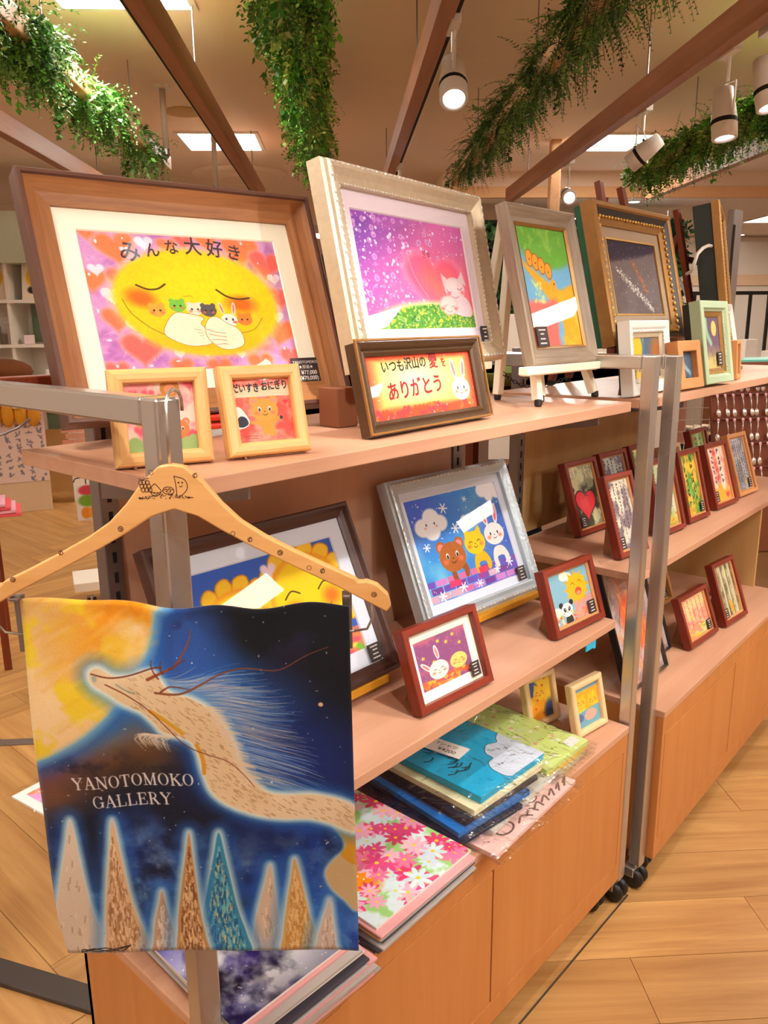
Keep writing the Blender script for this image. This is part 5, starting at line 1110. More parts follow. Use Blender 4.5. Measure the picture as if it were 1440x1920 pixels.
t = frame('small cream wooden frame of two cats, nearer to the cabinet corner', (1.563, .754, ZC), -6.7, .121, .124, 13.2, rnd(.0145, .02), m_cream, pic_yellow(1), strut=.035)
# far unit, middle shelf
for lab, x, y, yaw, w, h, ti, k, fm, tg_ in (
    ('mahogany frame with a large red heart, at the left end of its shelf', 2.084, 1.035, -2.8, .172, .216, 18, 0, m_red, (-.04, .02, .03, .03)),
    ('mahogany-framed poem card in front of the others, right of the heart', 1.936, .846, -5, .140, .219, 18, 1, m_red, (-.035, .02, .024, .032)),
    ('mahogany-framed pale card half hidden behind the front poem card', 2.285, 1.035, -2.8, .165, .216, 17, 2, m_red, None),
    ('mahogany-framed yellow-green card in back row, left of the steel posts', 2.49, 1.035, -2.8, .165, .216, 17, 3, m_red, None),
    ('mahogany-framed meadow poem card seen between the two steel posts', 2.223, .858, -3.4, .153, .220, 15.6, 4, m_red, None),
    ('mahogany-framed card of orange flowers, just right of the steel posts', 2.422, .858, -2.8, .148, .220, 15.3, 5, m_red, (.045, .02, .024, .03)),
    ('mahogany-framed pale green card standing at the back, below spoons', 2.93, 1.02, 1, .172, .219, 15, 6, m_red, None),
    ('mahogany-framed red card with two white text columns', 2.67, .859, -2.6, .178, .215, 16.9, 7, m_red, (-.05, .02, .024, .034)),
    ('pale tan wooden frame with bluish poem, last on the shelf', 2.905, .866, -3, .162, .220, 17.8, 8, m_tan, (.045, .02, .024, .034)),
    ('cream wooden frame with pink card behind the right steel post', 2.70, 1.035, -2, .165, .185, 16, 11, m_cream, None)):
    frame(lab, (x, y, ZM), yaw, w, h, ti, RF, fm, pic_card(k), 0, None, tg_, strut=.05, liner=(.004, m_tan))
# on the far cabinet
t = frame('mahogany frame of orange flower writing, front on the far cabinet', (2.288, .765, ZC2), -2.2, .198, .152, 20.2, RF, m_red, pic_card(9), 0, None, (.066, .018, .026, .03), liner=(.005, m_tan), strut=.06)
t = frame('tall mahogany frame with pale tree trunks, rightmost on the far cabinet', (2.518, .748, ZC2), -3.7, .166, .198, 19.6, RF, m_red, pic_card(10), 0, None, (-.045, .018, .026, .03), liner=(.005, m_tan), strut=.06)
t = frame('mahogany frame with a white text picture, left behind the flower writing', (2.06, .845, ZC2), -3, .20, .152, 20, RF, m_red, pic_card(11), strut=.07, liner=(.004, m_tan))
t = frame('tan wooden frame of a yellow figure, leaning behind the flower writing', (2.50, .98, ZC2), -2, .15, .21, 18, RF, m_tan, pic_card(3), 0, None, (.036, .02, .028, .034), strut=.05)
t = frame('tiny gilt-edged card just behind the tree trunk frame', (2.73, .86, ZC2), -2, .10, .135, 8, flat(.006, .008), m_champ, pic_aurora(1), strut=.04)
t = frame('large black-edged phoenix picture leaning in clear wrap behind the posts', (1.92, .775, ZC2), 0, .24, .345, 18.6, flat(.006, .02), m_blackf, pic_phoenix(), 0, None, None, box=(.004, m_grey), pane=False)
MB().quad([(-.122, -.005, 0), (.122, -.005, 0), (.122, -.005, .36), (-.122, -.005, .36)]).obj('clear_wrap', glass('clear_wrap', gloss=.6, rough=.06, wrinkle=.8), t)
t = frame('black-edged orange print leaning directly behind the phoenix picture', (2.05, .82, ZC2), 0, .24, .30, 18.6, flat(.006, .015), m_blackf, pic_phoenix(), 0, None, None, pane=False)

# ------------------------------------------------------------------ hanger and towel at the near post
TH = R(-48); hc = Vector((.441, .681, 0)); hu = Vector((math.cos(TH), math.sin(TH), 0)); hn = Vector((-hu.y, hu.x, 0))
HM = Matrix(((hu.x, hn.x, 0, hc.x), (hu.y, hn.y, 0, hc.y), (0, 0, 1, 0), (0, 0, 0, 1)))
ht = thing('clothes_hanger', 'wooden clip hanger with printed drawings, hooked on the left steel post', 'hanger', (0, 0, 0)); ht.matrix_world = HM @ Matrix.Translation((0, 0, 1.26))
ZH = 1.26
half = [(.0, 1.2860), (.013, 1.2838), (.0308, 1.2677), (.0484, 1.2454), (.0665, 1.2273), (.0903, 1.2113), (.1226, 1.1939), (.1552, 1.1775), (.1815, 1.1650), (.1835, 1.1618), (.1895, 1.1618), (.1920, 1.1628), (.204, 1.1580), (.2147, 1.1470), (.2174, 1.1348), (.2128, 1.1285), (.1989, 1.1361), (.1657, 1.1547), (.122, 1.1767), (.0788, 1.1989), (.0469, 1.2174), (.0232, 1.2325), (.0, 1.2400)]
half = [(x, z-ZH) for x, z in half]
def fine(h):
    out = []
    for i in range(len(h)-1):
        out.append(h[i])
        if math.dist(h[i], h[i+1]) > .012: out.append(((h[i][0]+h[i+1][0])/2, (h[i][1]+h[i+1][1])/2))
    return out+[h[-1]]
half = fine(half); poly = half+[(-x-.008*(x > .02)*0, z) for x, z in half[-2:0:-1]]
m_hang = wood('hanger_wood', (206, 150, 86), (224, 172, 108), 'x', 5, 16, .42)
MB().prism(poly, -.0115, -.0005).obj('shoulder', m_hang, ht, bevel=.003, seg=3)
m_burn = plain('burnt_drawing', (74, 36, 20), .7)
def draw(lines, cx, cz, s, w=.0007):
    mb = MB()
    for pts in lines:
        P = smooth_pts(pts, False, 4) if len(pts) > 2 else np.array(pts, float)
        V = []; n = len(P)
        for i in range(n):
            d = P[min(i+1, n-1)]-P[max(i-1, 0)]; d = d/(np.hypot(*d)+1e-9); k = np.array([-d[1], d[0]])*w/2
            for q in (k, -k): V.append((cx+P[i][0]*s+q[0], -.0118, cz+P[i][1]*s+q[1]))
        mb.add(V, [(2*i, 2*i+1, 2*i+3, 2*i+2) for i in range(n-1)])
    return mb
def circ(x, z, r, n=9): return [(x+r*math.cos(k*2*PI/n), z+r*math.sin(k*2*PI/n)) for k in range(n+1)]
D = []
for i in range(9): D.append(circ(-2.2+.32*(i % 3)+.1*(i//3), 1.0-.36*(i//3), .2))
D += [[(-2.4, 1.4), (-2.0, 1.25), (-1.4, 1.45)], [(-1.5, .1), (-1.1, .7), (-.85, .85), (-.6, .6), (-.3, .1), (-.8, -.02), (-1.5, .1)], [(-1.3, .1), (-1.2, -.2), (-.8, -.3), (-.45, -.15), (-.4, .1)], circ(-.98, -.02, .04), circ(-.65, -.02, .04),
      [(-.2, .15), (.0, .45), (.4, .55), (.8, .4), (.9, .05), (.6, -.15), (.1, -.12), (-.2, .15)], [(-.1, .2), (.2, .35), (.3, .2), (.5, .4), (.6, .25), (.85, .3)], circ(.2, .1, .04), circ(.55, .1, .04), [(.3, -.02), (.38, -.05), (.46, -.02)],
      [(1.0, 1.6), (1.3, 1.5), (1.9, 1.3), (2.2, .8), (2.1, .2), (1.5, -.35), (1.2, -.4), (1.15, .3), (1.1, 1.0), (1.0, 1.6)], circ(1.4, .95, .05), circ(1.75, .95, .05), [(1.45, .65), (1.6, .55), (1.75, .68)]]
r_ = np.random.RandomState(1)
for k in range(130): x = -2.5+5.2*r_.rand(); z = -.62+.5*r_.rand()*(.6+.4*math.cos(x)); D.append([(x, z), (x+.07, z+.05)])
draw(D, -.008, 1.2575-ZH, .0105, .0008).obj('front_drawing', m_burn, ht)
E_ = []
for x, z, kk in ((-.118, 1.196, 0), (-.17, 1.168, 1), (-.19, 1.158, 2), (-.055, 1.2205, 1), (-.02, 1.278, 2), (.0235, 1.2745, 0), (.058, 1.2145, 2), (.075, 1.208, 0), (.105, 1.194, 1), (.134, 1.1775, 2), (.1475, 1.174, 0), (.2, 1.148, 1)):
    E_.append(draw([[circ(0, 0, .5), [(-.3, -.6), (0, .3), (.35, .7)]], [circ(0, 0, .6), [(-.4, .1), (.1, .2), (.4, -.2)], [(-.2, -.4), (.2, -.1)]], [circ(0, 0, .55, 6)]][kk], x, z-ZH, .0042, .0008 if kk != 2 else .0005))
join(*E_).obj('scattered_drawing', m_burn, ht)
hook = [(0, .020), (0, .06), (.0002, .085), (0, .0925)]
MB().tube([(-.002, -.006, .022), (-.002, -.006, .062), (-.002, -.0045, .085), (-.0015, .004, .0945), (.0, .016, .0975), (.002, .03, .0945), (.003, .036, .086), (.003, .037, .074)], .0019, 8).obj('hook', m_chrome, ht, True)
rod = MB()
for s in (-1, 1): rod.tube([(s*.197, -.006, -.115), (s*.198, -.004, -.14), (s*.192, .002, -.155), (s*.178, .004, -.158)], .0014, 6)
rod.tube([(-.178, .004, -.158), (.178, .004, -.158)], .0018, 6); rod.obj('clip_rod', m_chrome, ht, True)
for x0, x1 in ((-.1795, -.168), (.166, .1762)): MB().bx(x0, x1, .003, .0062, -.178, -.113).bx(x0+.001, x1-.001, -.0105, .004, -.1165, -.113).bx(x0+.003, x1-.003, .0062, .009, -.15, -.12).obj('clip', m_grey, ht, bevel=.001)
# towel
nx, nz = 64, 80; vs = []; uv = []
def towel_pt(i, j):
    u = i/nx; v = j/nz
    xl = -.1712-.0025*math.sin(PI*v)+.002*v; xr = .1735+.003*v
    if v > .9: xl += (v-.9)*.045
    x = xl+(xr-xl)*u
    top = 1.1425-.0075*u-.006*math.exp(-((u-.48)/.12)**2)-.005*math.exp(-((u-.7)/.14)**2)+.0015*math.sin(u*23)
    bot = .7055-.0015*u+.0045*math.sin(PI*u)-.0015*math.sin(u*12)
    z = top+(bot-top)*v
    y = -.003+.004*math.sin(u*9+1)*math.exp(-v*3)-.006*math.exp(-((u-.72)/.12)**2)*math.exp(-v*9)+.002*math.sin(u*5+v*3)-.006*v*(1-v)*2+.0012*math.sin(v*14+u*3)-.004*math.exp(-((v-.015)/.03)**2)*math.sin(u*20)*.5
    return x, y, z
TZ = 1.1
for side, off in ((0, 0), (1, .0035)):
    for j in range(nz+1):
        for i in range(nx+1): x, y, z = towel_pt(i, j); vs.append((x, y+off, z-TZ)); uv.append((i/nx, 1-j/nz))
N_ = (nx+1)*(nz+1); fs = []
for j in range(nz):
    for i in range(nx): a = j*(nx+1)+i; fs.append((a, a+nx+1, a+nx+2, a+1))
fb = [tuple(N_+q for q in f[::-1]) for f in fs]
edge = []
bd = [i for i in range(nx+1)]+[(nx+1)*j+nx for j in range(1, nz+1)]+[(nx+1)*nz+i for i in range(nx-1, -1, -1)]+[(nx+1)*j for j in range(nz-1, 0, -1)]
for a, b in zip(bd, bd[1:]+bd[:1]): edge.append((a, b, N_+b, N_+a))
tw = MB(); F_ = fs+fb+edge; tw.add(vs, F_, [tuple(uv[q % N_] for q in f) for f in F_])
to = tw.obj('hanging_towel', picture_mat(pic_towel(), .9, bump=.5), None, True); to.matrix_world = HM @ Matrix.Translation((0, -.001, TZ)); tag(to, 'towel printed with a cream dragon over dark blue sky, clipped to the hanger', 'towel')
# ------------------------------------------------------------------ goods stacked on the near cabinet
m_sleeve = glass('clear_sleeve', gloss=.5, rough=.08, wrinkle=.5); m_bagclear = glass('crinkled_bag', gloss=2.6, rough=.1, wrinkle=1.0)
m_sheet = [plain('sheet_white', (232, 228, 222), .6), plain('sheet_grey', (176, 170, 164), .5), plain('sheet_tan', (206, 160, 110), .6), plain('sheet_dark', (70, 66, 78), .5), plain('sheet_pink', (222, 160, 160), .6), plain('sheet_silver', (200, 202, 206), .3, .3)]
def sheet(name, lab, cat, cx, cy, z, w, h, rot, th, mat, top=None, group=None, sleeve=None, sag=0, margin=0):
    """One flat sleeved print or folded shirt: body, printed face, clear bag."""
    t = thing(name, lab, cat, (cx, cy, z), (0, 0, R(rot)), group)
    MB().bx(-w/2, w/2, -h/2, h/2, 0, th).obj('backing' if margin >= 0 else 'folded_cloth', mat, t, bevel=min(.002, th*.4) if th > .004 else 0)
    if top:
        m = abs(margin); n = 10; mb = MB()
        for j in range(n):
            for i in range(n):
                q = [(-w/2+m+(w-2*m)*(i+a)/n, -h/2+m+(h-2*m)*(j+b)/n) for a, b in ((0, 0), (1, 0), (1, 1), (0, 1))]
                mb.quad([(x, y, th+.0004) for x, y in q], tuple(((i+a)/n, (j+b)/n) for a, b in ((0, 0), (1, 0), (1, 1), (0, 1))))
        mb.obj('printed_face', top, t)
    if sleeve:
        n = 16; e = .012; mb = MB(); r = np.random.RandomState(int(cx*999) % 97); vs = []; amp = .0012 if sleeve is m_sleeve else .006
        for j in range(n+1):
            for i in range(n+1):
                u, v = i/n, j/n; b = min(u, 1-u, v, 1-v)
                vs.append((-w/2-e+(w+2*e)*u, -h/2-e*1.6+(h+2.6*e)*v, th+.0012+amp*r.rand()*min(1, b*8+.1)-(th*.6 if b == 0 else 0)))
        mb.add(vs, [(j*(n+1)+i, j*(n+1)+i+1, (j+1)*(n+1)+i+1, (j+1)*(n+1)+i) for j in range(n) for i in range(n)]); mb.obj('clear_bag', sleeve, t, True)
    return t
ordn = 'one two three four five six seven eight nine ten eleven twelve thirteen fourteen fifteen sixteen seventeen'.split(); nth = 'first second third fourth fifth sixth seventh eighth ninth tenth eleventh twelfth thirteenth fourteenth fifteenth sixteenth seventeenth'.split()
ec = ['white', 'grey', 'tan', 'dark', 'pink', 'silver']
r_ = np.random.RandomState(3)
z = ZC
gal = picture_mat(pic_galaxy(), .4); flo = picture_mat(pic_flowers(), .4)
for k in range(16):
    th = .0028+.0012*r_.rand(); last = k == 15
    sheet('sleeved_print', 'galaxy print in a clear sleeve, topmost of the front stack' if last else '%s-edged sleeved print, number %s up from the bottom of the front stack' % (ec[(q := r_.randint(6))], ordn[k]), 'print', .600+(.018*(r_.rand()-.5) if not last else .002)+.002*(7-k), .835-(.02*r_.rand() if not last else 0)+.0015*(k-7), z, .205, .315, -2+(r_.rand()-.5)*3 if not last else -2, th, m_sheet[q if not last else 0], gal if last else None, None if last else 'prints in the front stack', m_sleeve if last else None)
    z += th+.0004
z = ZC
for k in range(10):
    th = .003+.0015*r_.rand(); last = k == 9
    sheet('sleeved_print', 'pink and white flower print, topmost of the middle stack' if last else '%s-edged sleeved print, number %s up from the bottom of the middle stack' % (ec[(q := r_.randint(6))], ordn[k]), 'print', .858+(.014*(r_.rand()-.5) if not last else .002), .852-(.012*r_.rand() if not last else -.004), z, .242, .335, 0+(r_.rand()-.5)*2 if not last else 0, th, m_sheet[q if not last else 0], flo if last else None, None if last else 'prints in the middle stack', m_sleeve if last else None)
    z += th+.0003
def bag(k, lab, cx, cy, z, w, h, rot, th, c, slv=True, m=0): return sheet('bagged_shirt', lab, 'shirt', cx, cy, z, w, h, rot, th, plain('cloth_%s' % c[0], c[1], .85), picture_mat(pic_bag(k), .75, 'shirt_print'), None, m_bagclear if slv else None, 0, -.0)
z = ZC
bag(5, 'folded pale pink shirt with line drawing, bottom of the shirt pile, overhanging the edge', 1.180, .800, z, .305, .25, 2, .010, ('pink', (238, 196, 186)))
bag(7, 'folded cream-grey shirt in clear bag, second from the bottom of the pile', 1.20, .835, z+.0115, .27, .25, 3, .010, ('greyish', (214, 210, 198)))
bag(4, 'folded black-navy shirt in clear bag, leftmost under the blue one', 1.085, .868, z+.023, .20, .315, -7, .009, ('navy', (20, 22, 44)))
bag(3, 'folded bright blue shirt with dark leaf print in clear bag', 1.118, .868, z+.0335, .20, .305, -7, .011, ('blue', (24, 116, 196)))
bag(2, 'folded black shirt in clear bag, directly under the cream one', 1.142, .862, z+.046, .215, .285, -5, .009, ('black', (18, 18, 32)))
bag(1, 'folded pale yellow shirt in clear bag, under the turquoise one', 1.158, .848, z+.0565, .215, .255, -3, .012, ('cream', (238, 232, 186)))
tq = bag(0, 'folded turquoise shirt with white cloud print, top of the shirt pile', 1.175, .832, z+.070, .21, .215, -2, .014, ('turquoise', (24, 170, 214)))
tgp = [(.012, 0), (.092, 0), (.092, .045), (.012, .045), (0, .034), (0, .011)]
o = MB(); n = len(tgp); o.add([(x, y, z_) for z_ in (0, .0012) for x, y in tgp], [tuple(range(n))[::-1], tuple(range(n, 2*n))]+[(i, (i+1) % n, n+(i+1) % n, n+i) for i in range(n)])
pt = o.obj('price_label', m_white); at(pt, (1.125, .922, z+.0895), (0, 0, R(-83))); tag(pt, 'white handwritten price label lying on the turquoise shirt', 'label')
def flat_text(s, size, x, y, z_, bold=0):
    m = text_mb(s, size, x, 0, 0, 0, bold, 'LEFT'); r2 = MB(); r2.add([(v[0], y+v[2], z_) for v in m.v], m.f); return r2
join(flat_text('Tシャツ', .014, .022, .026, .0014, .0001), flat_text('¥4200', .016, .036, .008, .0014, .0001)).obj('handwriting', m_brush, pt)
z = ZC
for k, (lab, c, pk) in enumerate((('folded floral cloth in clear bag, bottom of the green pile', ('mix', (206, 206, 170)), 7), ('folded yellow cloth in clear bag, middle of the green pile', ('yel', (240, 206, 90)), 8), ('folded lime green cloth with dot print, top of the green pile', ('lime', (206, 226, 130)), 6))):
    bag(pk, lab, 1.372+.004*k, .862, z, .165, .285, 2-2*k, .011, c, True); z += .0125
o = MB().bx(-.02, .02, -.0005, .0005, 0, .03).obj('price_sticker', m_white); at(o, (1.425, .722, ZC+.0345), (R(-80), 0, 0)); tag(o, 'small white sticker at the corner of the lime green cloth', 'sticker')
t = sheet('sleeved_print', 'white-bordered print poking out left behind the towel', 'print', .515, 1.02, ZS+.0005, .22, .17, 8, .003, m_sheet[0], picture_mat(pic_moon(), .4), None, m_sleeve, 0, .014)
o = MB().bx(-.032, .012, -.006, .006, .016, .0195).bx(-.032, .006, -.006, -.003, 0, .017).bx(.004, .012, -.006, .012, -.004, .017).obj('blue_clip', plain('cyan_plastic', (20, 190, 236), .4), bevel=.001); at(o, (1.525, .757, .7135)); tag(o, 'bright cyan plastic clip under the lower shelf end', 'clip')

# ------------------------------------------------------------------ the shop behind
def block(name, lab, cat, loc, sz, mat, rot=0, group=None, bev=.004):
    o = MB().bx(-sz[0]/2, sz[0]/2, -sz[1]/2, sz[1]/2, 0, sz[2]).obj(name, mat, None, bevel=bev); at(o, loc, (0, 0, rot)); return tag(o, lab, cat, group)
# left: white shelving with goods (room axes)
m_ws = plain('white_shelf', (238, 228, 214), .5, var=.02); m_gp = plain('sage_panel', (128, 146, 118), .7)
t = thing('goods_shelving', 'tall white shop shelving with a sage panel, far behind at left', 'shelving', AB(7.75, 2.95), R45)
MB().bx(.30, .34, -1.4, 1.6, 0, 2.42).obj('back_panel', m_ws, t); MB().bx(.28, .30, -1.4, .02, 1.28, 1.66).obj('sage_panel', m_gp, t)
for z in (.86, 1.26, 1.66): MB().bx(-.12, .3, -1.4, 1.6, z-.03, z).obj('shelf_board', m_ws, t, bevel=.003)
for y in (-1.4, .06, 1.58): MB().bx(-.1, .3, y, y+.03, 0, 2.42).obj('divider', m_ws, t)
MB().bx(-.16, .3, -1.4, 1.6, 1.98, 2.42).obj('fascia', plain('pale_green_fascia', (196, 204, 180), .6), t)
MB().bx(-.12, .28, -1.4, 1.6, 0, .52).obj('base', m_laminate, t)
r_ = np.random.RandomState(8)
cols = [(240, 232, 222), (226, 206, 190), (206, 190, 176), (244, 236, 226), (190, 170, 160), (236, 214, 206)]
mg = [plain('goods_%d' % i, c, .5) for i, c in enumerate(cols)]
for zi, z in enumerate((.862, 1.262)):
    for k in range(17):
        b = -1.25+.17*k+.03*r_.rand()
        block('gift_box', 'pale gift box, %s from the left on the %s white shelf' % (nth[16-k], ('lower', 'middle')[zi]), 'box', AB(7.75-.02+.1*r_.rand(), 2.95+b, z), (.09+.05*r_.rand(), .08+.05*r_.rand(), .05+.13*r_.rand()), mg[r_.randint(6)], PI/4+r_.rand()*.4, 'pale boxes on the far shelving')
for k in range(8):
    b = -1.2+.35*k
    p = Pic(60, 90, (240, 222, 196)); p.ell(.3, .4, .2, .28, (236, 186, 30), .05); p.ell(.25, .75, .12, .1, (50, 40, 40), .05)
    t = thing('leaflet_card', 'cream card with yellow print, %s from the left on the top white shelf' % nth[7-k], 'card', AB(7.72, 2.95+b, 1.662), (0, 0, -PI/4-.0), 'yellow cards on the top shelf')
    o = MB().bx(-.12, .12, -.006, .006, 0, .34).obj('card', mg[3], t); o.rotation_euler = (R(-12), 0, 0)
    o2 = MB().quad([(-.115, -.0065, .005), (.115, -.0065, .005), (.115, -.0065, .335), (-.115, -.0065, .335)]).obj('print', picture_mat(p), t); o2.rotation_euler = (R(-12), 0, 0)
# counter, plush basket on a patterned bin, pink sweets
t = thing('shop_counter', 'low counter with a tan front and pale top, behind the shelf end', 'counter', AB(7.2, 2.55), R45)
MB().bx(-.2, .3, -.9, .45, 0, .55).obj('tan_front', plain('tan_front', (226, 178, 112), .6), t); MB().bx(-.25, .3, -.95, .9, .70, .73).obj('top', m_ws, t); MB().bx(-.22, .3, .47, .9, 0, .56).obj('white_end', m_ws, t); MB().bx(-.2, .28, -.9, .9, .55, .7).obj('shade_gap', m_gp, t)
for y in (-.6, 0, .6): MB().bx(-.23, -.2, y, y+.02, .55, .7).obj('support', m_ws, t)
for k in range(9): block('pink_box', 'small %s sweet box, %s from the right on the far counter' % (('pink', 'white', 'rose')[k % 3], nth[k]), 'box', AB(7.05+.2*r_.rand(), 1.75+.18*k, .731), (.13, .09, .05+.04*r_.rand()), plain('sweet_%d' % (k % 3), [(240, 190, 190), (244, 226, 220), (230, 150, 160)][k % 3], .5), PI/4, 'sweet boxes on the counter')
p = Pic(120, 160, (214, 186, 172)); script_cols(p, 0, .75, 6, 0, 1, (120, 110, 120), .016, 4, size=.08)
t = thing('patterned_bin', 'pale bin printed with grey doodles, standing at the left edge', 'bin', (2.72, 6.32, 0), (0, 0, R(-23)))
MB().bx(-.3, .17, -.2, .2, .0, .24).obj('plinth', plain('bin_plinth', (206, 176, 140), .6), t, bevel=.004)
mb = MB()
mb.quad([(-.3, -.205, .24), (.17, -.205, .24), (.17, -.205, .8), (-.3, -.205, .8)]).quad([(.17, -.205, .24), (.17, .2, .24), (.17, .2, .8), (.17, -.205, .8)]).add([(-.3, -.205, .24), (-.3, .2, .24), (-.3, .2, .8), (-.3, -.205, .8), (.17, .2, .24), (.17, .2, .8)], [(0, 3, 2, 1), (1, 2, 5, 4), (3, 0, 0, 3)][:2], [((0, 0),)*4]*2)
mb.obj('printed_side', picture_mat(p), t); MB().bx(-.29, .16, -.19, .19, .74, .76).obj('lid', m_ws, t)
t = thing('plush_basket', 'yellow and brown spotted plush hung over the patterned bin', 'plush', (2.72, 6.32, .8), (0, 0, R(-23)))
m_pl = plain('tiger_plush', (206, 140, 30), .95, var=.1, scale=40, bump=.6); m_pb = plain('brown_plush', (110, 60, 20), .95, bump=.6)
MB().blob((-.06, -.02, .12), (.27, .24, .16), 16, 10).obj('body', m_pl, t, True); MB().blob((-.06, -.02, .28), (.2, .2, .1), 14, 8).obj('brown_top', m_pb, t, True)
for x in (-.26, -.17, -.08, .01, .1): MB().blob((x, -.22, -.03), (.05, .04, .1), 10, 7).obj('paw', m_pl, t, True)
mb = MB()
for x, z in ((-.2, .12), (-.08, .06), (.06, .12), (-.14, .2), (.02, .2)): mb.blob((x, -.235+.5*(z-.1)**2, z), (.035, .02, .03), 8, 6)
mb.obj('spots', m_pb, t, True); MB().bx(-.04, .03, -.275, -.272, .02, .16).obj('paper_tag', m_white, t)
t = thing('side_table', 'dark red wooden table corner with pink packets at the left edge', 'table', (1.36, 3.44, 0), (0, 0, R(-23)))
MB().bx(-.5, -.0, -.2, .3, .73, .76).obj('table_top', m_ws, t); MB().bx(-.06, -.03, -.2, -.17, 0, .73).obj('leg', m_easelb, t); MB().bx(-.06, -.03, .25, .28, 0, .73).obj('leg', m_easelb, t)
MB().bx(-.5, -.02, -.19, .28, .64, .66).obj('lower_board', m_ws, t)
for k in range(4): block('pink_packet', 'flat %s packet, %s up from the bottom on the left table' % (('red-pink', 'pale pink')[k % 2], nth[k]), 'packet', (1.30-.02*k, 3.36, .661+.016*k), (.2, .2, .0155), plain('pinkpack_%d' % (k % 2), [(232, 90, 100), (236, 170, 190)][k % 2], .5), R(-23), 'pink packets on the table')
# hanging card with flowers seen under the shelf, brick-pattern print, low trolley
p = pic_flowers(); t = thing('hanging_card', 'flower card hanging behind the left slotted upright', 'card', (.636, 1.25, 1.098), (0, 0, R(-22)))
p2 = Pic(60, 110, (240, 230, 220)); p2.ell(.28, .15, .22, .14, (226, 80, 90), .05); p2.ell(.28, .45, .24, .17, (130, 176, 60), .06); p2.ell(.22, .8, .13, .17, (240, 150, 50), .04); p2.ell(.38, .8, .1, .17, (240, 170, 60), .04)
MB().bx(-.0175, .0175, 0, .0015, 0, .062).obj('card', m_white, t); MB().quad([(-.017, -.0004, .001), (.017, -.0004, .001), (.017, -.0004, .061), (-.017, -.0004, .061)]).obj('print', picture_mat(p2), t); MB().tube([(0, .001, .06), (0, .001, .075), (-.02, -.05, .082), (-.025, -.08, .082)], .001, 5).obj('string', m_dark, t)
t = thing('brick_print_display', 'pale display with a pink brick pattern behind the top shelf end', 'display', (3.12, 6.15, 0), (0, 0, R(-22)))
MB().bx(-.09, .14, 0, .1, 0, .78).obj('pillar', m_ws, t, bevel=.004); mb = MB()
for i in range(9):
    for j in range(2): mb.bx(-.14+.1*j+.03*(i % 2), -.045+.1*j+.03*(i % 2), -.006, 0, .28+.05*i, .322+.05*i)
mb.obj('bricks', plain('pink_brick', (214, 150, 124), .8), t)
t = thing('white_trolley', 'small white castor base on the floor behind the upright', 'trolley', (1.915, 3.78, 0), (0, 0, R(-25)))
MB().bx(-.1, .1, -.12, .12, .10, .15).obj('base', m_ws, t, bevel=.004); caster((-.02, -.06, 0), t); caster((.06, .06, 0), t)
o = MB().tube([(.5, 1.31, 1.30), (.5, 1.30, 1.265), (.52, 1.29, 1.252), (.55, 1.285, 1.262), (.57, 1.285, 1.275)], .0022, 6).obj('wire_hook', m_grey, smooth=True); tag(o, 'thin wire hook below the left rack bar', 'hook')
o = MB().bx(.455, 1.55, 1.196, 1.222, 1.318, 1.348).obj('rear_rail', m_easelb, bevel=.003); tag(o, 'dark reddish rail running behind the top of the left rack', 'rail')

# behind the near unit's other side
t = thing('rear_shelf', 'brown wooden shelf on the back side of the near unit', 'shelf', (1.2, 1.17, 1.12)); MB().bx(-.2, 1.9, 0, .33, 0, .02).obj('board', m_shelfw, t)
for x in (-.15, .85, 1.8): MB().bx(x, x+.03, .29, .32, -1.12, 0).obj('leg', m_easelb, t); MB().bx(-.2, 1.9, .31, .33, .02, .17).obj('front_board', plain('rear_brown', (120, 72, 44), .6), t)
o = MB().lathe([(.06, 0), (.15, .01), (.21, .05), (.215, .055), (.2, .05), (.14, .02), (.05, .012)], 28).obj('green_plate', plain('green_glaze', (150, 170, 90), .3), smooth=True); at(o, (2.02, 1.45, 1.225)); tag(o, 'round green-yellow dish behind the white easel', 'dish')
MB().bx(-.18, .18, -.15, .15, -.085, .0).obj('brown_box', m_board, o, bevel=.003)
m_toy = [plain('toy_%d' % i, c, .9, bump=.3) for i, c in enumerate([(244, 224, 210), (240, 190, 180), (206, 70, 60), (110, 170, 160), (170, 190, 226), (232, 190, 110)])]
for k, (x, y, z, s, lab) in enumerate(((1.74, 1.36, 1.19, .05, 'pink and white plush seen under the easel chain'), (1.60, 1.45, 1.2, .045, 'white plush behind the white easel legs'), (1.68, 1.55, 1.2, .06, 'red cloth toy behind the white easel'))):
    t = thing('plush_toy', lab, 'toy', (x, y, 1.141)); MB().blob((0, 0, s), (s*1.2, s, s), 14, 9).obj('body', m_toy[k], t, True); MB().blob((s*.6, -s*.5, s*1.8), s*.75, 12, 8).obj('head', m_toy[(k+3) % 6 if k else 0], t, True); MB().blob((s*1.0, -s*.5, s*2.5), s*.3, 8, 6).blob((s*.2, -s*.5, s*2.5), s*.3, 8, 6).obj('ears', m_toy[k], t, True)
t = thing('dark_display_panel', 'tall dark brown display panel behind the white easel', 'display', (1.92, 1.9, 0), (0, 0, R(-45)))
MB().bx(-.13, .12, 0, .03, .1, 1.64).obj('panel', plain('dark_brown_panel', (62, 40, 32), .6), t); MB().bx(-.15, .14, -.1, .12, 0, .1).obj('foot', m_black, t)
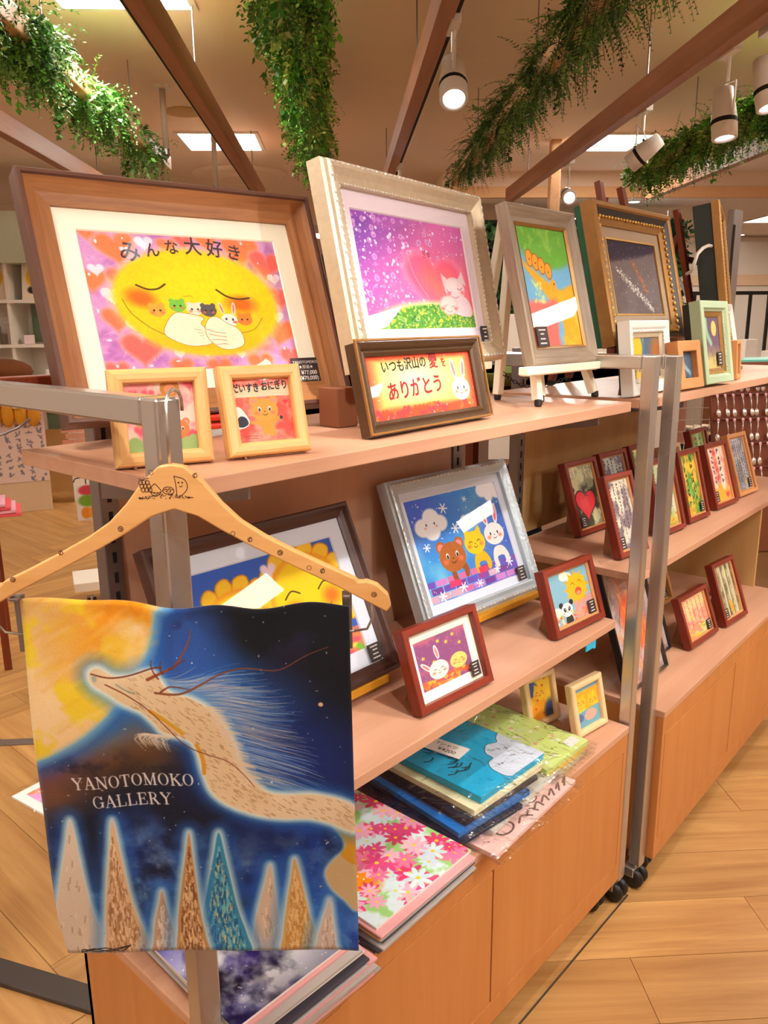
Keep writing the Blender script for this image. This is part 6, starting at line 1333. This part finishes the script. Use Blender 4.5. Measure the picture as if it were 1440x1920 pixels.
# between the units: white board, blue cloth bag
t = thing('white_display_board', 'white board standing behind the gap between both units', 'display', (2.23, 1.63, 0), (0, 0, R(-42)))
MB().bx(-.085, .09, 0, .02, .3, 1.11).obj('board', m_ws, t); MB().bx(-.12, .13, -.08, .1, .0, .3).obj('base', m_ws, t)
t = thing('blue_cloth_bag', 'bunched blue cloth hanging between the two shelving units', 'bag', (2.235, 1.40, .58))
vs = MB(); vs.lathe([(.02, .40), (.05, .36), (.075, .28), (.07, .16), (.09, .08), (.08, 0)], 14); vs.v = [(x*(1+.25*math.sin(5*math.atan2(y, x)+z*9)), y*(1+.2*math.sin(4*math.atan2(y, x)-z*7)), z) for x, y, z in vs.v]
vs.obj('cloth', plain('blue_cloth', (30, 64, 130), .85, var=.25, scale=18, bump=.3), t, True); MB().tube([(0, 0, .39), (.01, 0, .45), (0, 0, .5)], .006, 6).obj('strap', plain('lilac_tie', (150, 150, 220), .7), t)

# right: spoon board, wire grid, dark cloth
SP = Matrix.Translation((3.58, 1.00, .70)) @ Matrix.Rotation(R(-38), 4, 'Z') @ Matrix.Rotation(R(-14), 4, 'X')
t = thing('spoon_board', 'brown wooden board hung with rows of silver spoons at the right edge', 'board'); t.matrix_world = SP
MB().bx(-.24, .30, 0, .018, 0, .56).obj('panel', plain('spoon_board_wood', (134, 66, 36), .5), t, bevel=.003)
for k in range(5): MB().bx(-.24, .30, -.012, 0, .103+.105*k, .112+.105*k).obj('rail', plain('spoon_rail', (110, 52, 28), .5), t)
MB().bx(-.2, -.17, .02, .06, -.70, .3).bx(.2, .23, .02, .06, -.70, .3).obj('stand', m_easelb, t)
msp = metal('spoon_silver', (226, 220, 216), .18); first = None; mt = [plain('spoon_charm_%d' % i, c, .4) for i, c in enumerate([(240, 180, 190), (150, 200, 170), (240, 214, 120)])]
for k in range(5):
    for j in range(14):
        P = SP @ Matrix.Translation((-.22+.0375*j+rng.uniform(-.004, .004), -.016, .105+.105*k)) @ Matrix.Rotation(rng.uniform(-.12, .12), 4, 'Y') @ Matrix.Scale(.9, 4)
        if first is None:
            first = thing('silver_spoon', 'silver spoon, first from left in the bottom row of the brown board', 'spoon', (0, 0, 0), (0, 0, 0), 'spoons on the brown board')
            MB().blob((0, -.002, -.088), (.0125, .004, .019), 10, 6).obj('bowl', msp, first, True); MB().tube([(0, 0, -.07), (0, -.003, -.045), (0, -.002, -.008)], .0022, 6, r2=.004).obj('handle', msp, first, True); MB().blob((0, -.003, -.006), (.008, .004, .009), 8, 6).obj('finial', mt[0], first, True); s_ = first
        else:
            s_ = copy_tree(first); s_['label'] = 'silver spoon, %s from left in the %s row of the brown board' % (nth[j], ('bottom', 'fourth', 'third', 'second', 'top')[k])
            if (k+j) % 3:
                for ch in s_.children:
                    if ch.name.startswith('finial'): ch.data = ch.data
        s_.matrix_world = P
t = thing('wire_grid', 'white wire grid panel between the red frames and spoons', 'grid', (3.70, 1.42, 0), (0, 0, R(-40))); mb = MB()
for k in range(8): mb.tube([(-.12+.04*k, 0, .55), (-.12+.04*k, 0, 1.2)], .0025, 6)
for k in range(12): mb.tube([(-.12, 0, .58+.055*k), (.16, 0, .58+.055*k)], .0025, 6)
mb.obj('wires', m_white, t); MB().bx(-.125, .165, -.01, .01, 0, .55).obj('base_plate', m_black, t); MB().bx(-.10, .02, .03, .04, .85, 1.1).obj('pink_cards', plain('pink_card', (232, 180, 170), .6), t)
MB().bx(.165, .20, -.02, .02, 0, 1.25).obj('post', plain('mauve_post', (150, 110, 104), .5), t)
t = thing('white_column', 'narrow white lit column behind the steel posts', 'column', (2.62, 1.62, 0), (0, 0, R(-45))); MB().bx(-.045, .045, 0, .05, 0, 1.3).obj('panel', m_ws, t, bevel=.004); MB().bx(-.06, .06, -.02, .08, 0, .05).obj('foot', m_grey, t)
t = thing('black_cloth_tray', 'black cloth tray with beige cords, left of the spoon board', 'tray', (4.30, 1.52, .64), (0, 0, R(-38))); MB().bx(-.14, .12, -.05, .12, 0, .20).obj('black_cloth', plain('black_cloth', (18, 16, 18), .9), t, bevel=.004); MB().bx(-.14, .12, -.055, -.05, .19, .205).obj('edge', plain('tray_edge', (236, 226, 180), .6), t)
MB().tube([(-.08+.05*math.cos(i*.5), .03+.03*math.sin(i*.5), .215+.004*(i % 3)) for i in range(26)], .008, 6).tube([(.04+.05*math.cos(i*.5), .05+.03*math.sin(i*.5), .215+.004*(i % 3)) for i in range(26)], .008, 6).obj('cords', plain('beige_cord', (226, 206, 180), .8), t, True); MB().bx(-.14, .12, -.05, .12, -.64, 0).obj('stand', m_board, t)
t = thing('teal_display', 'brown shelf with a turquoise top beyond the right shelf end', 'display', (5.05, 1.50, 0), (0, 0, R(-40))); MB().bx(-.2, .5, 0, .3, 0, 1.14).obj('case', plain('case_brown', (140, 80, 46), .6), t); MB().bx(-.2, .5, -.02, .3, 1.14, 1.19).obj('top', plain('turquoise_top', (110, 206, 190), .4), t)
p = Pic(60, 60, (222, 40, 40)); p.ell(.5, .5, .25, .25, (250, 240, 236)); p.ell(.5, .5, .17, .17, (222, 40, 40))
o = MB().bx(-.03, .03, 0, .003, 0, .075).obj('red_tag', picture_mat(p)); at(o, (2.72, .715, .80), (R(8), 0, R(-10))); o.data.materials[0] = plain('red_tag', (216, 44, 40), .4); tag(o, 'red plastic tag hanging at the right edge of the middle shelf', 'tag')
MB().ring(.032, .032, [(0, -.0005), (0, -.0015), (.004, -.0015), (.004, -.0005)], 0, .025).obj('white_ring', m_white, o)
# far right: railing, white tables, hedge wall, storefront
t = thing('black_railing', 'low black metal railing far behind on the right', 'railing', AB(9.2, -3.6), R45); 
for k in range(16): MB().bx(-.015, .015, -1.6+.22*k, -1.57+.22*k, .9, 1.72).obj('baluster', m_black, t)
MB().bx(-.02, .02, -1.62, 1.9, 1.70, 1.74).obj('top_rail', m_black, t); MB().bx(-.06, .06, -1.62, 1.9, 0, .9).obj('low_wall', m_ws, t)
for j, (a, b, lab) in enumerate(((7.4, -2.6, 'white display table with pale goods, beyond the mint frame'), (6.7, -3.75, 'white display table at right edge, far behind the railing side'))):
    t = thing('display_table', lab, 'table', AB(a, b), R45); MB().bx(-.4, .4, -.5, .5, 1.0, 1.05).obj('top', m_ws, t); MB().bx(-.36, .36, -.46, .46, 0, 1.0).obj('body', m_ws, t, bevel=.004)
    for k in range(8): block('white_goods', 'small pale package, %s from the right on the %s far display table' % (nth[k], ('left', 'right')[j]), 'package', AB(a-.3+.6*r_.rand(), b-.42+.12*k, 1.051), (.1, .1, .06+.16*r_.rand()), mg[r_.choice([0, 3, 1])], PI/4+r_.rand(), 'packages on the far tables')
t = thing('far_wall_cabinet', 'pale shop wall block far behind on the right', 'partition', AB(11.6, -5.0), R45); MB().bx(-.1, .1, -1.4, 1.3, 0, 2.5).obj('panel', m_ws, t); MB().bx(-.14, -.1, -1.4, 1.3, 1.9, 2.05).obj('band', plain('warm_band', (240, 206, 170), .6), t)
V = []
r2 = np.random.RandomState(4); F = []; T = []
for k in range(5200):
    c = np.array([8.3+.12*r2.rand(), -3.6+2.4*r2.rand(), 1.5+.90*r2.rand()]); d = r2.randn(3); d /= np.linalg.norm(d); w = np.cross(d, r2.randn(3)); w /= np.linalg.norm(w); l = .05+.04*r2.rand()
    k0 = len(V); V += [c, c+d*l*.5+w*l*.3, c+d*l, c+d*l*.5-w*l*.3]; F.append((k0, k0+1, k0+2, k0+3)); q = np.array([(60, 100, 60), (44, 80, 50), (90, 130, 80), (34, 60, 42)][r2.randint(4)])*(.8+.4*r2.rand()); T += [q]*4
V = np.array(V); me = bpy.data.meshes.new('hedge'); me.from_pydata(np.stack([(V[:, 0]-V[:, 1])*Q, (V[:, 0]+V[:, 1])*Q, V[:, 2]], 1).tolist(), [], F); ca = me.color_attributes.new('tint', 'FLOAT_COLOR', 'POINT'); cc = np.ones((len(T), 4), np.float32); cc[:, :3] = (np.array(T)/255)**2.2; ca.data.foreach_set('color', cc.ravel()); me.materials.append(m_leaf)
o = bpy.data.objects.new('green_wall_foliage', me); C.objects.link(o); tag(stuff(o), 'dark green plant wall under the soffit behind the gold frame', 'plant wall')
t = thing('planter_backing', 'dark backing wall of the plant display under the soffit', 'wall panel', AB(8.5, -2.4), R45); MB().bx(0, .1, -1.2, 1.2, 0, 2.44).obj('panel', plain('planter_dark', (52, 66, 50), .8), t); MB().bx(-.28, 0, -1.2, 1.2, 0, 1.5).obj('ledge', m_ws, t)
t = thing('tube_lamp', 'white tube lamp behind the gold frame, under the plant wall', 'lamp', AB(7.9, -2.9, 1.98), R45); MB().tube([(0, -.35, 0), (0, .35, 0)], .03, 10).obj('tube', emit('tube_glow', (.9, .88, 1), 3), t, True); MB().bx(-.01, .01, -.3, -.28, .02, .47).bx(-.01, .01, .28, .3, .02, .47).obj('hanger_rod', m_grey, t)
t = thing('wood_post', 'pale wooden post hanging from the ceiling beside the far spotlight', 'post', AB(6.6, -1.72, 1.9), R45); MB().bx(-.04, .04, -.04, .04, 0, .9).obj('timber', m_pale_beam, t, bevel=.004)
t = thing('clear_frame', 'grey metal-edged clear panel standing behind the edge-on gilt frame', 'frame', (2.90, 1.0, 1.2505), (0, 0, R(-8)))
MB().bx(-.03, .03, -.012, .012, 0, .53).obj('edge_strip', m_grey, t, bevel=.003); MB().bx(-.034, -.02, -.014, -.012, .02, .48).obj('groove', m_dark, t); MB().bx(-.05, .05, -.05, .05, 0, .012).obj('foot', m_grey, t, bevel=.002)
